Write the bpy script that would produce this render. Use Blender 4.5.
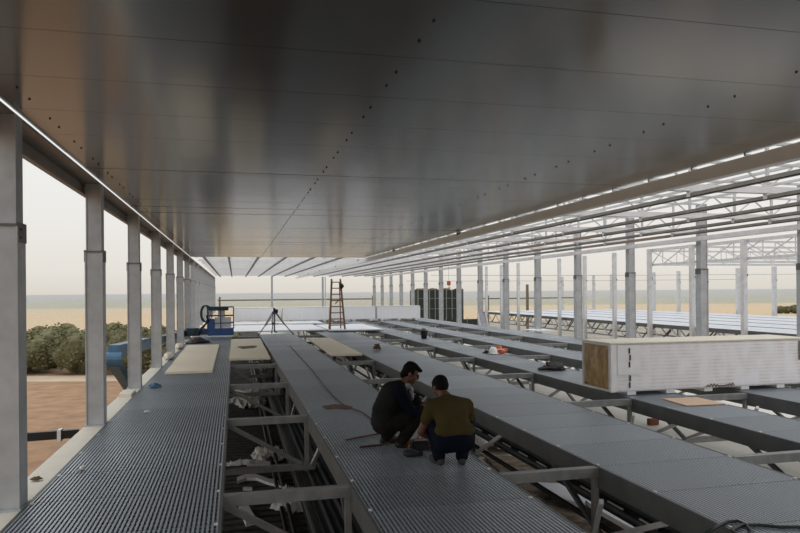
import bpy, bmesh, math, random
from mathutils import Vector, Matrix, Euler
for o in list(bpy.data.objects): bpy.data.objects.remove(o, do_unlink=True)
C = bpy.context.scene; COL = C.collection
R = random.Random(7)
S = 1.85            # eye height above the walkways, metres
BAY = 2.1*S         # column bay
# ---------------------------------------------------------------- camera
FPX = 680.0; YAW = math.atan(165.4/FPX); ROLL = math.radians(0.458)
cd = bpy.data.cameras.new('camera'); cam = bpy.data.objects.new('camera', cd); COL.objects.link(cam)
cd.sensor_fit = 'HORIZONTAL'; cd.sensor_width = 36; cd.lens = 36*FPX/800
cd.shift_y = (292.07-266.5)/800; cd.clip_start = .05; cd.clip_end = 6000
fw = Vector((math.sin(YAW), math.cos(YAW), 0)); rt = Vector((math.cos(YAW), -math.sin(YAW), 0)); up = Vector((0, 0, 1))
mr = Matrix((rt, up, -fw)).transposed().to_4x4()
cam.matrix_world = Matrix.Translation((0, 0, S)) @ mr @ Matrix.Rotation(-ROLL, 4, 'Z')
C.camera = cam
# ---------------------------------------------------------------- sky, exposure
W = bpy.data.worlds.new('sky'); C.world = W; W.use_nodes = True
nt = W.node_tree; nt.nodes.clear()
tc = nt.nodes.new('ShaderNodeTexCoord'); sx = nt.nodes.new('ShaderNodeSeparateXYZ'); cr = nt.nodes.new('ShaderNodeValToRGB')
bg = nt.nodes.new('ShaderNodeBackground'); ow = nt.nodes.new('ShaderNodeOutputWorld')
nt.links.new(tc.outputs['Generated'], sx.inputs[0]); nt.links.new(sx.outputs['Z'], cr.inputs[0])
nt.links.new(cr.outputs[0], bg.inputs[0]); nt.links.new(bg.outputs[0], ow.inputs[0])
e = cr.color_ramp.elements; e[0].position = 0; e[0].color = (.57, .535, .48, 1); e[1].position = 1; e[1].color = (1, 1, 1, 1)
for p, c in ((.03, (.64, .61, .56, 1)), (.10, (.68, .67, .64, 1)), (.22, (.70, .705, .69, 1)), (.5, (.84, .85, .86, 1))):
    q = e.new(p); q.color = c
bg.inputs[1].default_value = 1.24
vs = C.view_settings; vs.view_transform = 'Standard'; vs.look = 'None'; vs.exposure = 0.0; vs.gamma = 1; vs.use_curve_mapping = False

# ---------------------------------------------------------------- materials
def mat(name, col, rough=.6, metal=0.0, col2=None, scale=6, detail=4, bump=0.0, bscale=None, rnd=0.0, spec=None, coords='Object', stretch=(1, 1, 1), trans=0):
    m = bpy.data.materials.new(name); m.use_nodes = True
    n = m.node_tree; b = n.nodes['Principled BSDF']
    b.inputs['Base Color'].default_value = (*col, 1); b.inputs['Roughness'].default_value = rough; b.inputs['Metallic'].default_value = metal
    if spec is not None: b.inputs['Specular IOR Level'].default_value = spec
    if trans: b.inputs['Transmission Weight'].default_value = trans
    out = None
    if col2 or bump:
        t = n.nodes.new('ShaderNodeTexCoord'); mp = n.nodes.new('ShaderNodeMapping'); mp.inputs['Scale'].default_value = stretch
        n.links.new(t.outputs[coords], mp.inputs[0])
        nz = n.nodes.new('ShaderNodeTexNoise'); nz.inputs['Scale'].default_value = scale; nz.inputs['Detail'].default_value = detail
        n.links.new(mp.outputs[0], nz.inputs['Vector'])
    if col2:
        r = n.nodes.new('ShaderNodeValToRGB'); r.color_ramp.elements[0].position = .35; r.color_ramp.elements[1].position = .65
        r.color_ramp.elements[0].color = (*col, 1); r.color_ramp.elements[1].color = (*col2, 1)
        n.links.new(nz.outputs['Fac'], r.inputs[0]); out = r.outputs[0]
    if rnd:
        oi = n.nodes.new('ShaderNodeObjectInfo'); mrg = n.nodes.new('ShaderNodeMapRange')
        mrg.inputs['To Min'].default_value = 1-rnd; mrg.inputs['To Max'].default_value = 1+rnd
        n.links.new(oi.outputs['Random'], mrg.inputs[0])
        hs = n.nodes.new('ShaderNodeHueSaturation'); hs.inputs['Color'].default_value = (*col, 1)
        if out: n.links.new(out, hs.inputs['Color'])
        n.links.new(mrg.outputs[0], hs.inputs['Value']); out = hs.outputs[0]
    if out: n.links.new(out, b.inputs['Base Color'])
    if bump:
        bp = n.nodes.new('ShaderNodeBump'); bp.inputs['Strength'].default_value = bump
        if bscale:
            nz2 = n.nodes.new('ShaderNodeTexNoise'); nz2.inputs['Scale'].default_value = bscale; n.links.new(mp.outputs[0], nz2.inputs['Vector']); src = nz2
        else: src = nz
        n.links.new(src.outputs['Fac'], bp.inputs['Height']); n.links.new(bp.outputs[0], b.inputs['Normal'])
    return m
M = {}
M['galv'] = mat('galvanised_steel', (.42, .44, .46), .5, .35, (.52, .54, .56), 5, 6)
M['galv_light'] = mat('pale_galvanised_steel', (.60, .61, .62), .45, .3, (.70, .71, .72), 5, 6)
M['galv_white'] = mat('whitewashed_steel', (.78, .78, .79), .5, .1, (.86, .86, .87), 4)
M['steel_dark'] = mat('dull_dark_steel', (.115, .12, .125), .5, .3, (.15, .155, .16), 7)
M['beam'] = mat('galvanised_tube', (.23, .235, .235), .5, .4, (.30, .305, .30), 8, 6)
M['fascia'] = mat('walkway_side_steel', (.10, .108, .108), .5, .3, (.13, .14, .14), 3)
M['bar'] = mat('grating_bar', (.42, .46, .50), .40, .45, None, rnd=.10)
M['pan'] = mat('added_under_sheet', (.19, .215, .245), .5, .4, None, rnd=.10)
M['black'] = mat('black_plastic', (.012, .012, .013), .4)
M['rubber'] = mat('black_rubber', (.02, .02, .022), .7)
M['clip'] = mat('white_clip', (.75, .75, .74), .4)
M['rail'] = mat('dark_rail_steel', (.20, .19, .175), .5, .3, (.26, .245, .22), 3)
M['rust'] = mat('rail_primer', (.30, .19, .13), .6, .1, (.24, .2, .17), 1.2)
M['cream'] = mat('cream_coated_steel', (.84, .86, .84), .35, .2, (.90, .92, .90), 2)
M['taupe'] = mat('taupe_coated_steel', (.25, .225, .20), .5, .1, (.30, .27, .235), 2)
M['ledge'] = mat('pale_sill', (.78, .73, .62), .6, 0, (.84, .79, .69), 3)
M['white'] = mat('white_coated_sheet', (.78, .80, .83), .4, 0, (.70, .73, .78), 2)
M['foam'] = mat('white_foam', (.88, .87, .84), .8, 0, (.78, .77, .74), 14, bump=.3)
M['filmwhite'] = mat('white_stretch_film', (.86, .87, .90), .25, 0, (.92, .92, .94), 3, 5, bump=.4, stretch=(6, 1, .4))
M['board'] = mat('cream_insulation_board', (.88, .78, .60), .6, 0, (.92, .83, .66), 3)
M['tan'] = mat('tan_plywood', (.60, .42, .29), .6, 0, (.66, .47, .33), 6, stretch=(1, 8, 1))
M['soil_board'] = mat('dirty_brown_board', (.10, .068, .045), .9, 0, (.30, .24, .18), 5, 8, bump=.3)
M['mark'] = mat('brown_stain', (.14, .085, .04), .8)
M['concrete'] = mat('pale_concrete', (.66, .63, .57), .85, 0, (.76, .73, .67), .8, 8, bump=.1)
M['slats'] = mat('dark_slats', (.05, .048, .045), .7, 0, (.085, .08, .074), 6)
M['wrapwhite'] = mat('stretch_film', (.82, .81, .83), .28, 0, (.9, .89, .9), 5, 5, bump=.25, bscale=14)
M['wool'] = mat('mineral_wool', (.30, .17, .06), .45, 0, (.58, .40, .19), 9, 8, bump=.5, stretch=(1, 1, .5))
M['blue'] = mat('blue_lift_paint', (.03, .09, .26), .35, 0, (.04, .11, .3), 4)
M['blue_light'] = mat('faded_blue_lift_paint', (.05, .14, .25), .4, 0, (.08, .19, .32), 4)
M['teal'] = mat('dark_teal_paint', (.015, .05, .07), .4)
M['wood'] = mat('orange_ladder_wood', (.20, .085, .035), .6, 0, (.27, .12, .05), 8)
M['skin'] = mat('skin', (.13, .058, .036), .55)
M['hair'] = mat('black_hair', (.006, .005, .005), .8, bump=.5, scale=60, spec=.15)
M['olive'] = mat('olive_cotton', (.060, .046, .018), .9, 0, (.072, .056, .022), 8, bump=.35, bscale=9, spec=.1)
M['navy'] = mat('navy_cotton', (.006, .008, .016), .9, bump=.35, scale=9, spec=.1)
M['vest'] = mat('charcoal_vest_cloth', (.012, .0135, .013), .85, 0, (.018, .020, .019), 8, bump=.4, bscale=9, spec=.1)
M['trouser'] = mat('brown_grey_trouser_cloth', (.013, .0115, .010), .95, 0, (.020, .018, .015), 10, bump=.4, bscale=10, spec=.1)
M['shoe'] = mat('grey_shoe_leather', (.045, .04, .034), .8)
M['dkshoe'] = mat('black_shoe_leather', (.012, .012, .012), .6)
M['scarf'] = mat('white_patterned_cloth', (.45, .46, .48), .9, 0, (.08, .08, .09), 30)
M['orange'] = mat('orange_plastic', (.50, .12, .02), .5)
M['hivis'] = mat('orange_hi_vis_cloth', (.72, .14, .05), .8, 0, (.62, .10, .04), 8)
M['helmet'] = mat('white_helmet_shell', (.82, .82, .80), .3)
M['brick'] = mat('red_brick', (.22, .07, .045), .85)
M['redcord'] = mat('dark_red_cord', (.09, .03, .03), .6)
M['rustpatch'] = mat('rust_stain', (.10, .055, .03), .9, 0, (.16, .09, .045), 16, 8)
M['leaf'] = mat('haze_lifted_olive_leaves', (.13, .128, .06), .9, 0, (.22, .21, .11), 1.8, 6, rnd=.15)  # leaf tones lifted a little, distance haze put into the colour
M['bark'] = mat('grey_bark', (.10, .08, .06), .9)
M['green'] = mat('dark_green_netting', (.022, .03, .024), .8, 0, (.035, .045, .034), 5)
M['pale'] = mat('pale_blue_grey_deck', (.52, .55, .60), .45, .2, (.60, .63, .68), 1.5)
M['road'] = mat('pale_dirt_road', (.56, .45, .32), .95, 0, (.64, .52, .38), .3, 6)
M['farrail'] = mat('brown_guard_rail', (.20, .15, .10), .7)
M['glassish'] = mat('clear_polycarbonate', (.85, .87, .88), .15, 0, trans=.8)

# ground: ploughed brown soil near, tan field behind the orchard, olive scrub far off
def ground_mat():
    m = bpy.data.materials.new('field_soil'); m.use_nodes = True; n = m.node_tree; b = n.nodes['Principled BSDF']; b.inputs['Roughness'].default_value = .95
    t = n.nodes.new('ShaderNodeTexCoord'); s = n.nodes.new('ShaderNodeSeparateXYZ'); n.links.new(t.outputs['Object'], s.inputs[0])
    dd = n.nodes.new('ShaderNodeMath'); dd.operation = 'MULTIPLY'; dd.inputs[1].default_value = math.cos(YAW); n.links.new(s.outputs['Y'], dd.inputs[0])
    d2 = n.nodes.new('ShaderNodeMath'); d2.operation = 'MULTIPLY_ADD'; d2.inputs[1].default_value = math.sin(YAW); n.links.new(s.outputs['X'], d2.inputs[0]); n.links.new(dd.outputs[0], d2.inputs[2])
    r = n.nodes.new('ShaderNodeValToRGB'); mm = n.nodes.new('ShaderNodeMapRange'); mm.inputs['From Max'].default_value = 600; n.links.new(d2.outputs[0], mm.inputs[0]); n.links.new(mm.outputs[0], r.inputs[0])
    el = r.color_ramp.elements; el[0].position = .0; el[0].color = (.35, .21, .12, 1); el[1].position = 1; el[1].color = (.40, .37, .25, 1)
    for p, c in ((.085, (.38, .235, .135, 1)), (.095, (.52, .39, .25, 1)), (.16, (.58, .44, .28, 1)), (.46, (.62, .49, .32, 1)), (.50, (.42, .39, .26, 1))):
        q = el.new(p); q.color = c
    nz = n.nodes.new('ShaderNodeTexNoise'); nz.inputs['Scale'].default_value = 1.1; nz.inputs['Detail'].default_value = 8
    n.links.new(t.outputs['Object'], nz.inputs['Vector'])
    mr2 = n.nodes.new('ShaderNodeMapRange'); mr2.inputs['From Min'].default_value = .3; mr2.inputs['From Max'].default_value = .7; mr2.inputs['To Min'].default_value = .78; mr2.inputs['To Max'].default_value = 1.2
    n.links.new(nz.outputs['Fac'], mr2.inputs[0])
    hs = n.nodes.new('ShaderNodeHueSaturation'); n.links.new(r.outputs[0], hs.inputs['Color']); n.links.new(mr2.outputs[0], hs.inputs['Value']); n.links.new(hs.outputs[0], b.inputs['Base Color'])
    bp = n.nodes.new('ShaderNodeBump'); bp.inputs['Strength'].default_value = .6; bp.inputs['Distance'].default_value = .3; n.links.new(nz.outputs['Fac'], bp.inputs['Height']); n.links.new(bp.outputs[0], b.inputs['Normal'])
    return m
M['ground'] = ground_mat()
# glossy ceiling sheet, slightly stretched brushing
def ceil_mat():
    m = bpy.data.materials.new('galvanised_ceiling_sheet'); m.use_nodes = True; n = m.node_tree; b = n.nodes['Principled BSDF']
    b.inputs['Metallic'].default_value = .8; b.inputs['Roughness'].default_value = .18; b.inputs['Base Color'].default_value = (.27, .268, .262, 1)
    t = n.nodes.new('ShaderNodeTexCoord'); mp = n.nodes.new('ShaderNodeMapping'); mp.inputs['Scale'].default_value = (.25, 1.0, 1)
    n.links.new(t.outputs['Object'], mp.inputs[0]); nz = n.nodes.new('ShaderNodeTexNoise'); nz.inputs['Scale'].default_value = 1.3; nz.inputs['Detail'].default_value = 3
    n.links.new(mp.outputs[0], nz.inputs['Vector'])
    bp = n.nodes.new('ShaderNodeBump'); bp.inputs['Strength'].default_value = .10; bp.inputs['Distance'].default_value = .02
    n.links.new(nz.outputs['Fac'], bp.inputs['Height']); n.links.new(bp.outputs[0], b.inputs['Normal'])
    return m
M['ceil'] = ceil_mat()
# wrapped stack: many thin panel edges seen through the film
def wrap_mat():
    m = bpy.data.materials.new('film_over_panel_edges'); m.use_nodes = True; n = m.node_tree; b = n.nodes['Principled BSDF']; b.inputs['Roughness'].default_value = .3
    t = n.nodes.new('ShaderNodeTexCoord'); s = n.nodes.new('ShaderNodeSeparateXYZ'); n.links.new(t.outputs['Object'], s.inputs[0])
    w = n.nodes.new('ShaderNodeMath'); w.operation = 'MULTIPLY'; w.inputs[1].default_value = 16; n.links.new(s.outputs['Z'], w.inputs[0])
    f = n.nodes.new('ShaderNodeMath'); f.operation = 'FRACT'; n.links.new(w.outputs[0], f.inputs[0])
    r = n.nodes.new('ShaderNodeValToRGB'); e = r.color_ramp.elements
    e[0].position = 0; e[0].color = (.42, .38, .37, 1); e[1].position = .35; e[1].color = (.80, .76, .76, 1)
    n.links.new(f.outputs[0], r.inputs[0])
    mp = n.nodes.new('ShaderNodeMapping'); mp.inputs['Scale'].default_value = (2.2, 1, 1.2); n.links.new(t.outputs['Object'], mp.inputs[0])
    nz = n.nodes.new('ShaderNodeTexNoise'); nz.inputs['Scale'].default_value = 2.0; nz.inputs['Detail'].default_value = 6; n.links.new(mp.outputs[0], nz.inputs['Vector'])
    rr = n.nodes.new('ShaderNodeValToRGB'); rr.color_ramp.elements[0].position = .38; rr.color_ramp.elements[0].color = (.35, .35, .35, 1); rr.color_ramp.elements[1].position = .62; rr.color_ramp.elements[1].color = (.95, .95, .95, 1)
    n.links.new(nz.outputs['Fac'], rr.inputs[0])
    mx = n.nodes.new('ShaderNodeMixRGB'); mx.inputs[2].default_value = (.88, .86, .89, 1); n.links.new(rr.outputs[0], mx.inputs[0]); n.links.new(r.outputs[0], mx.inputs[1])
    n.links.new(mx.outputs[0], b.inputs['Base Color'])
    bp = n.nodes.new('ShaderNodeBump'); bp.inputs['Strength'].default_value = .3; bp.inputs['Distance'].default_value = .02; n.links.new(nz.outputs['Fac'], bp.inputs['Height']); n.links.new(bp.outputs[0], b.inputs['Normal'])
    return m
M['wrap'] = wrap_mat()

# ---------------------------------------------------------------- helpers
class MB:
    def __init__(s): s.v = []; s.f = []; s.mi = []; s.cur = 0
    def add(s, vs, fs):
        k = len(s.v); s.v += [tuple(v) for v in vs]; s.f += [tuple(i+k for i in f) for f in fs]; s.mi += [s.cur]*len(fs); return s
    def box(s, x0, x1, y0, y1, z0, z1):
        return s.add([(x0,y0,z0),(x1,y0,z0),(x1,y1,z0),(x0,y1,z0),(x0,y0,z1),(x1,y0,z1),(x1,y1,z1),(x0,y1,z1)],
                     [(0,3,2,1),(4,5,6,7),(0,1,5,4),(1,2,6,5),(2,3,7,6),(3,0,4,7)])
    def quadprism(s, pts, z0, z1):
        n = len(pts)
        return s.add([(*p, z0) for p in pts]+[(*p, z1) for p in pts], [tuple(range(n-1, -1, -1)), tuple(range(n, 2*n))]+[(i, (i+1) % n, n+(i+1) % n, n+i) for i in range(n)])
    def bar(s, p, q, w, h):
        p = Vector(p); q = Vector(q); d = (q-p).normalized(); u = Vector((0,0,1))
        if abs(d.z) > .95: u = Vector((0,1,0))
        a = d.cross(u).normalized()*w/2; b = a.cross(d).normalized()*h/2
        vs = [c+i*a+j*b for c in (p, q) for i, j in ((-1,-1),(1,-1),(1,1),(-1,1))]
        return s.add(vs, [(0,1,2,3),(7,6,5,4),(0,4,5,1),(1,5,6,2),(2,6,7,3),(3,7,4,0)])
    def tube(s, p, q, r, n=8, r2=None):
        p = Vector(p); q = Vector(q); d = (q-p).normalized(); u = Vector((0,0,1)) if abs(d.z) < .95 else Vector((0,1,0))
        a = d.cross(u).normalized(); b = a.cross(d).normalized(); r2 = r if r2 is None else r2
        vs = [c+rr*(math.cos(2*math.pi*i/n)*a+math.sin(2*math.pi*i/n)*b) for c, rr in ((p, r), (q, r2)) for i in range(n)]
        return s.add(vs, [tuple(range(n)), tuple(range(2*n-1, n-1, -1))]+[(i, n+i, n+(i+1) % n, (i+1) % n) for i in range(n)])
    def path(s, pts, r, n=6):
        pts = [Vector(p) for p in pts]; rings = []
        for i, p in enumerate(pts):
            d = (pts[min(i+1, len(pts)-1)]-pts[max(i-1, 0)]).normalized(); u = Vector((0,0,1)) if abs(d.z) < .95 else Vector((0,1,0))
            a = d.cross(u).normalized(); b = a.cross(d).normalized()
            rings += [p+r*(math.cos(2*math.pi*j/n)*a+math.sin(2*math.pi*j/n)*b) for j in range(n)]
        fs = [tuple(range(n)), tuple(range(len(rings)-1, len(rings)-n-1, -1))]
        for i in range(len(pts)-1):
            for j in range(n): fs.append((i*n+j, (i+1)*n+j, (i+1)*n+(j+1) % n, i*n+(j+1) % n))
        return s.add(rings, fs)
    def lathe(s, prof, c=(0,0,0), n=16, sx=1, sy=1):
        vs = [(c[0]+r*sx*math.cos(2*math.pi*i/n), c[1]+r*sy*math.sin(2*math.pi*i/n), c[2]+z) for r, z in prof for i in range(n)]
        fs = [(k*n+i, k*n+(i+1) % n, (k+1)*n+(i+1) % n, (k+1)*n+i) for k in range(len(prof)-1) for i in range(n)]
        fs += [tuple(range(n-1, -1, -1)), tuple(range((len(prof)-1)*n, len(prof)*n))]
        return s.add(vs, fs)
    def lump(s, c, rx, ry, rz, seed=0, amp=.25, n=14, m=8, flat=True):
        rr = random.Random(seed); ph = [(rr.uniform(0, 6.3), rr.uniform(0, 6.3), rr.uniform(1.5, 4.5)) for _ in range(4)]
        vs = []
        for j in range(m+1):
            t = math.pi*j/m
            for i in range(n):
                a = 2*math.pi*i/n; k = 1+amp*sum(math.sin(f*a+p1)*math.sin(f*t+p2) for p1, p2, f in ph)/2
                z = math.cos(t)*rz*k
                if flat: z = max(z, -rz*.35)
                vs.append((c[0]+rx*k*math.sin(t)*math.cos(a), c[1]+ry*k*math.sin(t)*math.sin(a), c[2]+z))
        fs = [(j*n+i, (j+1)*n+i, (j+1)*n+(i+1) % n, j*n+(i+1) % n) for j in range(m) for i in range(n)]
        return s.add(vs, fs)
    def build(s, name, m, parent=None, loc=None, local=False, smooth=False, bevel=0):
        me = bpy.data.meshes.new(name)
        off = Vector((0,0,0))
        if not local:
            if parent is not None:
                off = Vector(parent['_w']) if '_w' in parent.keys() else Vector((0,0,0))
            elif loc is not None: off = Vector(loc)
        me.from_pydata([tuple(Vector(v)-off) for v in s.v], [], s.f)
        for mm in (m if isinstance(m, (list, tuple)) else [m]): me.materials.append(mm)
        for p, i in zip(me.polygons, s.mi): p.material_index = i; p.use_smooth = smooth
        me.update()
        bm = bmesh.new(); bm.from_mesh(me); bmesh.ops.remove_doubles(bm, verts=bm.verts, dist=1e-6)
        bmesh.ops.recalc_face_normals(bm, faces=bm.faces)
        if bevel: bmesh.ops.bevel(bm, geom=list(bm.edges), offset=bevel, segments=2, affect='EDGES')
        bm.to_mesh(me); bm.free()
        if smooth:
            for p in me.polygons: p.use_smooth = True
        o = bpy.data.objects.new(name, me); COL.objects.link(o)
        if parent is not None: o.parent = parent; o['_w'] = list(off) if not local else [0,0,0]
        elif loc is not None: o.location = loc
        return o
def thing(name, label, cat, loc, rz=0, group=None):
    o = bpy.data.objects.new(name, None); COL.objects.link(o); o.location = loc; o.rotation_euler = (0, 0, rz); o['_w'] = list(loc)
    o.empty_display_size = .1
    return tag(o, label, cat, group)
def tag(o, label, cat, group=None):
    o['label'] = label; o['category'] = cat
    if group: o['group'] = group
    return o
def struct(o): o['kind'] = 'structure'; return o
KIDS = {}
def kids(o): return [c for c in bpy.data.objects if c.parent == o]
def copy_tree(o, loc, label, rz=None, cache=None):
    def cp(s, par):
        c = s.copy(); COL.objects.link(c)
        if par is not None: c.parent = par
        for ch in kids_of(s): cp(ch, c)
        return c
    r = cp(o, None); r.location = loc; r['label'] = label
    if rz is not None: r.rotation_euler = (0, 0, rz)
    return r
def kids_of(s):
    if s.name not in KIDS: KIDS[s.name] = kids(s)
    return KIDS[s.name]
ORD = ['first', 'second', 'third', 'fourth', 'fifth', 'sixth', 'seventh', 'eighth', 'ninth', 'tenth', 'eleventh', 'twelfth', 'thirteenth', 'fourteenth', 'fifteenth', 'sixteenth', 'seventeenth', 'eighteenth', 'nineteenth', 'twentieth']
def colY(k): return (3.5+2.1*k)*S
def Hz(h): return S*(1+h)     # height h eye-heights above the eye

CEIL = Hz(.872); GZ = -4.1; FZ = -1.5
DECKS = [(-.965, -.07), (.58, 1.40), (2.0, 2.88), (3.55, 4.15), (4.8, 5.45), (6.2, 7.0)]
YEND = colY(16)
# ---------------------------------------------------------------- ground, road, floor, ceiling
b = MB(); b.add([(-2500, -300, 0), (2500, -300, 0), (2500, 4000, 0), (-2500, 4000, 0)], [(0, 1, 2, 3)])
struct(b.build('ground', M['ground'], loc=(0, 0, GZ), local=True))
def cz(x, z): return (x*math.cos(YAW)+z*math.sin(YAW), -x*math.sin(YAW)+z*math.cos(YAW))   # along / across the look
b = MB(); b.quadprism([cz(-90, 46.5), cz(60, 46.5), cz(60, 49.8), cz(-90, 49.8)], GZ-.1, GZ+.03)
struct(b.build('ground_road', M['road']))
b = MB(); b.box(-1.12*S, 1.05*S, -6, YEND+2, FZ-.25, FZ-.06)
y = 4.0
while y < YEND:
    b.box(-1.0*S, 1.05*S, y, y+.14, FZ-.06, FZ); y += .27
struct(b.build('floor', M['slats']))
b = MB(); b.box(1.05*S, 7.9*S, -6, YEND+2, FZ-.25, FZ)
struct(b.build('floor', M['concrete']))
b = MB(); b.box(12.6*S, 34*S, 3*S, 62*S, GZ+.02, GZ+.6)
struct(b.build('floor', mat('grey_brown_slab', (.26, .24, .20), .9, 0, (.40, .37, .31), .5, 8)))
# ceiling: one metre wide sheets running across, 5 mm joints, dark screws in rows
b = MB(); y0 = -9*S; P1 = BAY/4; y = colY(0)-14*P1
yc_end = 16.85*S
while y < yc_end-.3:
    y1 = min(y+P1, yc_end)-.006
    b.cur = 0; q = [R.uniform(0, .006) for _ in range(4)]; n0 = len(b.v)
    b.box(-1.0*S, 3.2*S, y, y1, CEIL, CEIL+.05)
    if y > 8:
        for i_ in range(4): b.v[n0+i_] = (b.v[n0+i_][0], b.v[n0+i_][1], CEIL+q[i_])
    b.cur = 1
    if y > 3:
        for x in (-.88, .63, 2.2):
            for dy in (.165, -.165):
                b.lathe([(.006, 0), (.010, .004), (.010, .018)], (x*S, y+dy+P1*.5, CEIL-.01), 6)
    y += P1
b.cur = 1; b.box(-1.0*S, 3.2*S, colY(0)-14*P1, yc_end, CEIL+.05, CEIL+.07)
struct(b.build('ceiling', [M['ceil'], M['black']]))

# dusty haze over the plain: a real scattering volume that starts beyond the site
hm = bpy.data.materials.new('dust_haze'); hm.use_nodes = True; n_ = hm.node_tree; n_.nodes.clear()
vo = n_.nodes.new('ShaderNodeVolumeScatter'); vo.inputs['Color'].default_value = (1, .82, .63, 1); vo.inputs['Density'].default_value = .0035; vo.inputs['Anisotropy'].default_value = .0
oo = n_.nodes.new('ShaderNodeOutputMaterial'); n_.links.new(vo.outputs[0], oo.inputs['Volume'])
hz_ = MB().box(-2400, 2400, 190, 3500, -.5, 5.3).build('haze', hm, loc=(0, 110, GZ), local=True); hz_.location = (0, 0, GZ+.6); hz_['kind'] = 'structure'
# ---------------------------------------------------------------- walkways
def make_grating(w):
    L = P1-.012; g = MB(); n = int(w/.036); st = w/n
    for i in range(n):
        x = (i+.5)*st; g.cur = 0; g.box(x-.009, x+.009, 0, L, -.028, 0)
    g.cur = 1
    g.box(0, w, 0, L, -.038, -.028)  # dark sheet added under the open bars, keeps the deck opaque to light
    k = 0
    while k*.11 < L-.02:
        g.cur = 0; g.box(0, w, k*.11, k*.11+.010, -.02, -.010); k += 1
    return g
def walkway(i, x0, x1, ya, yb, z, label, light=False, lat=True, nclip=0, group='long grated walkways of the hall'):
    X0, X1 = x0*S, x1*S; w = X1-X0
    t = thing('walkway', label, 'walkway', (X0, ya, z-.24), 0, group)
    n = int((yb-ya)/P1)
    n = min(n, 82)
    pl = (yb-ya)/n
    g = None
    for k in range(n):
        if g is None:
            g = make_grating(w).build('grating', [M['bar'], M['pan']], t, local=True); o = g
        else:
            o = g.copy(); COL.objects.link(o)
        o.parent = t; o.location = (0, k*pl, .24); o.scale = (1, pl/P1, 1)
    for xx in (X0-.012, X1-.012):
        MB().box(xx, xx+.024, ya, yb, z-.22, z+.004).build('side_beam', M['fascia'], t)
    cl = None
    for k in range(nclip):
        for xx in (.03, w-.03):
            if cl is None:
                cl = MB().box(-.014, .014, -.02, .02, 0, .010).build('clip', M['clip'], t, local=True); c = cl
            else: c = cl.copy(); COL.objects.link(c)
            c.parent = t; c.location = (xx, ((colY(0)-ya) % P1)+k*pl+R.uniform(-.05, .05), .24)
    if lat:
        proto = {}
        for sd, xx in (('l', X0+.05), ('r', X1-.05)):
            for k in range(-1, 16):
                yk = colY(k)
                if yk < ya or yk > yb-BAY*.5: continue
                key = sd
                for dy in (.5, -.5):
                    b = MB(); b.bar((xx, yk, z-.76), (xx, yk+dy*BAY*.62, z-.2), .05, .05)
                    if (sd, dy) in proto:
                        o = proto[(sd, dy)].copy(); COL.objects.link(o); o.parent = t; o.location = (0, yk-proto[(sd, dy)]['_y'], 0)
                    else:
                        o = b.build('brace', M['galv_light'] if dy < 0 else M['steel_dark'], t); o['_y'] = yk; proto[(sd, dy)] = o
    return t
names = ['nearest grated walkway on the left beside the columns', 'grated walkway the two crouching men squat on', 'broad grated walkway just right of the two crouching men',
         'narrow grated walkway carrying the tan board and the hi-vis vest', 'grated walkway behind the vest and jacket, second from the right-hand columns', 'outermost grated walkway along the foot of the right-hand columns']
for i, (a, c) in enumerate(DECKS):
    yb = 16.95*S if i < 2 else YEND
    walkway(i, a, c, colY(0)-8*P1-P1*2, yb, 0, names[i], nclip=14 if i < 4 else 0)

# cross frames between walkways
for gi in range(5):
    xa, xb = DECKS[gi][1]*S, DECKS[gi+1][0]*S
    gname = ['in the left gap', 'in the gap right of the crouching men', 'in the gap before the tan-board walkway', 'in the gap behind the vest walkway', 'in the outermost right gap'][gi]
    w = xb-xa
    t = thing('cross_frame', 'x', 'steel frame', (xa, colY(0), -.85), 0, 'steel cross frames '+gname)
    y = colY(0)
    MB().bar((xa, y, -.055), (xb, y, -.055), .10, .10).build('top_beam', M['beam'], t)
    MB().bar((xa-.1, y, -.78), (xb+.1, y, -.78), .08, .09).build('bottom_beam', M['beam'], t)
    MB().bar((xb-.03, y, -.85), (xb-.03, y, -.10), .06, .06).build('post', M['beam'], t)
    MB().bar((xa+.03, y, -.11), (xb-.10 if gi == 0 else xb-.35*w, y, -.74), .05, .06).build('diagonal_brace', M['galv_light'] if gi else M['beam'], t)
    if gi:
        MB().bar((xb-.05, y, -.74), (xb-.35*w, y-.75, -.12), .04, .05).build('diagonal_brace', M['galv_light'], t)
    nf = 16 if gi > 1 else 7
    t['label'] = 'nearest steel cross frame '+gname
    for k in range(1, nf):
        copy_tree(t, (xa, colY(k), -.85), ORD[k]+' steel cross frame from the near end '+gname)

# side ledge
b = MB(); b.box(-1.12*S, -.975*S, -6, YEND, -.18, -.01); struct(b.build('trim_1', M['ledge']))
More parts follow.
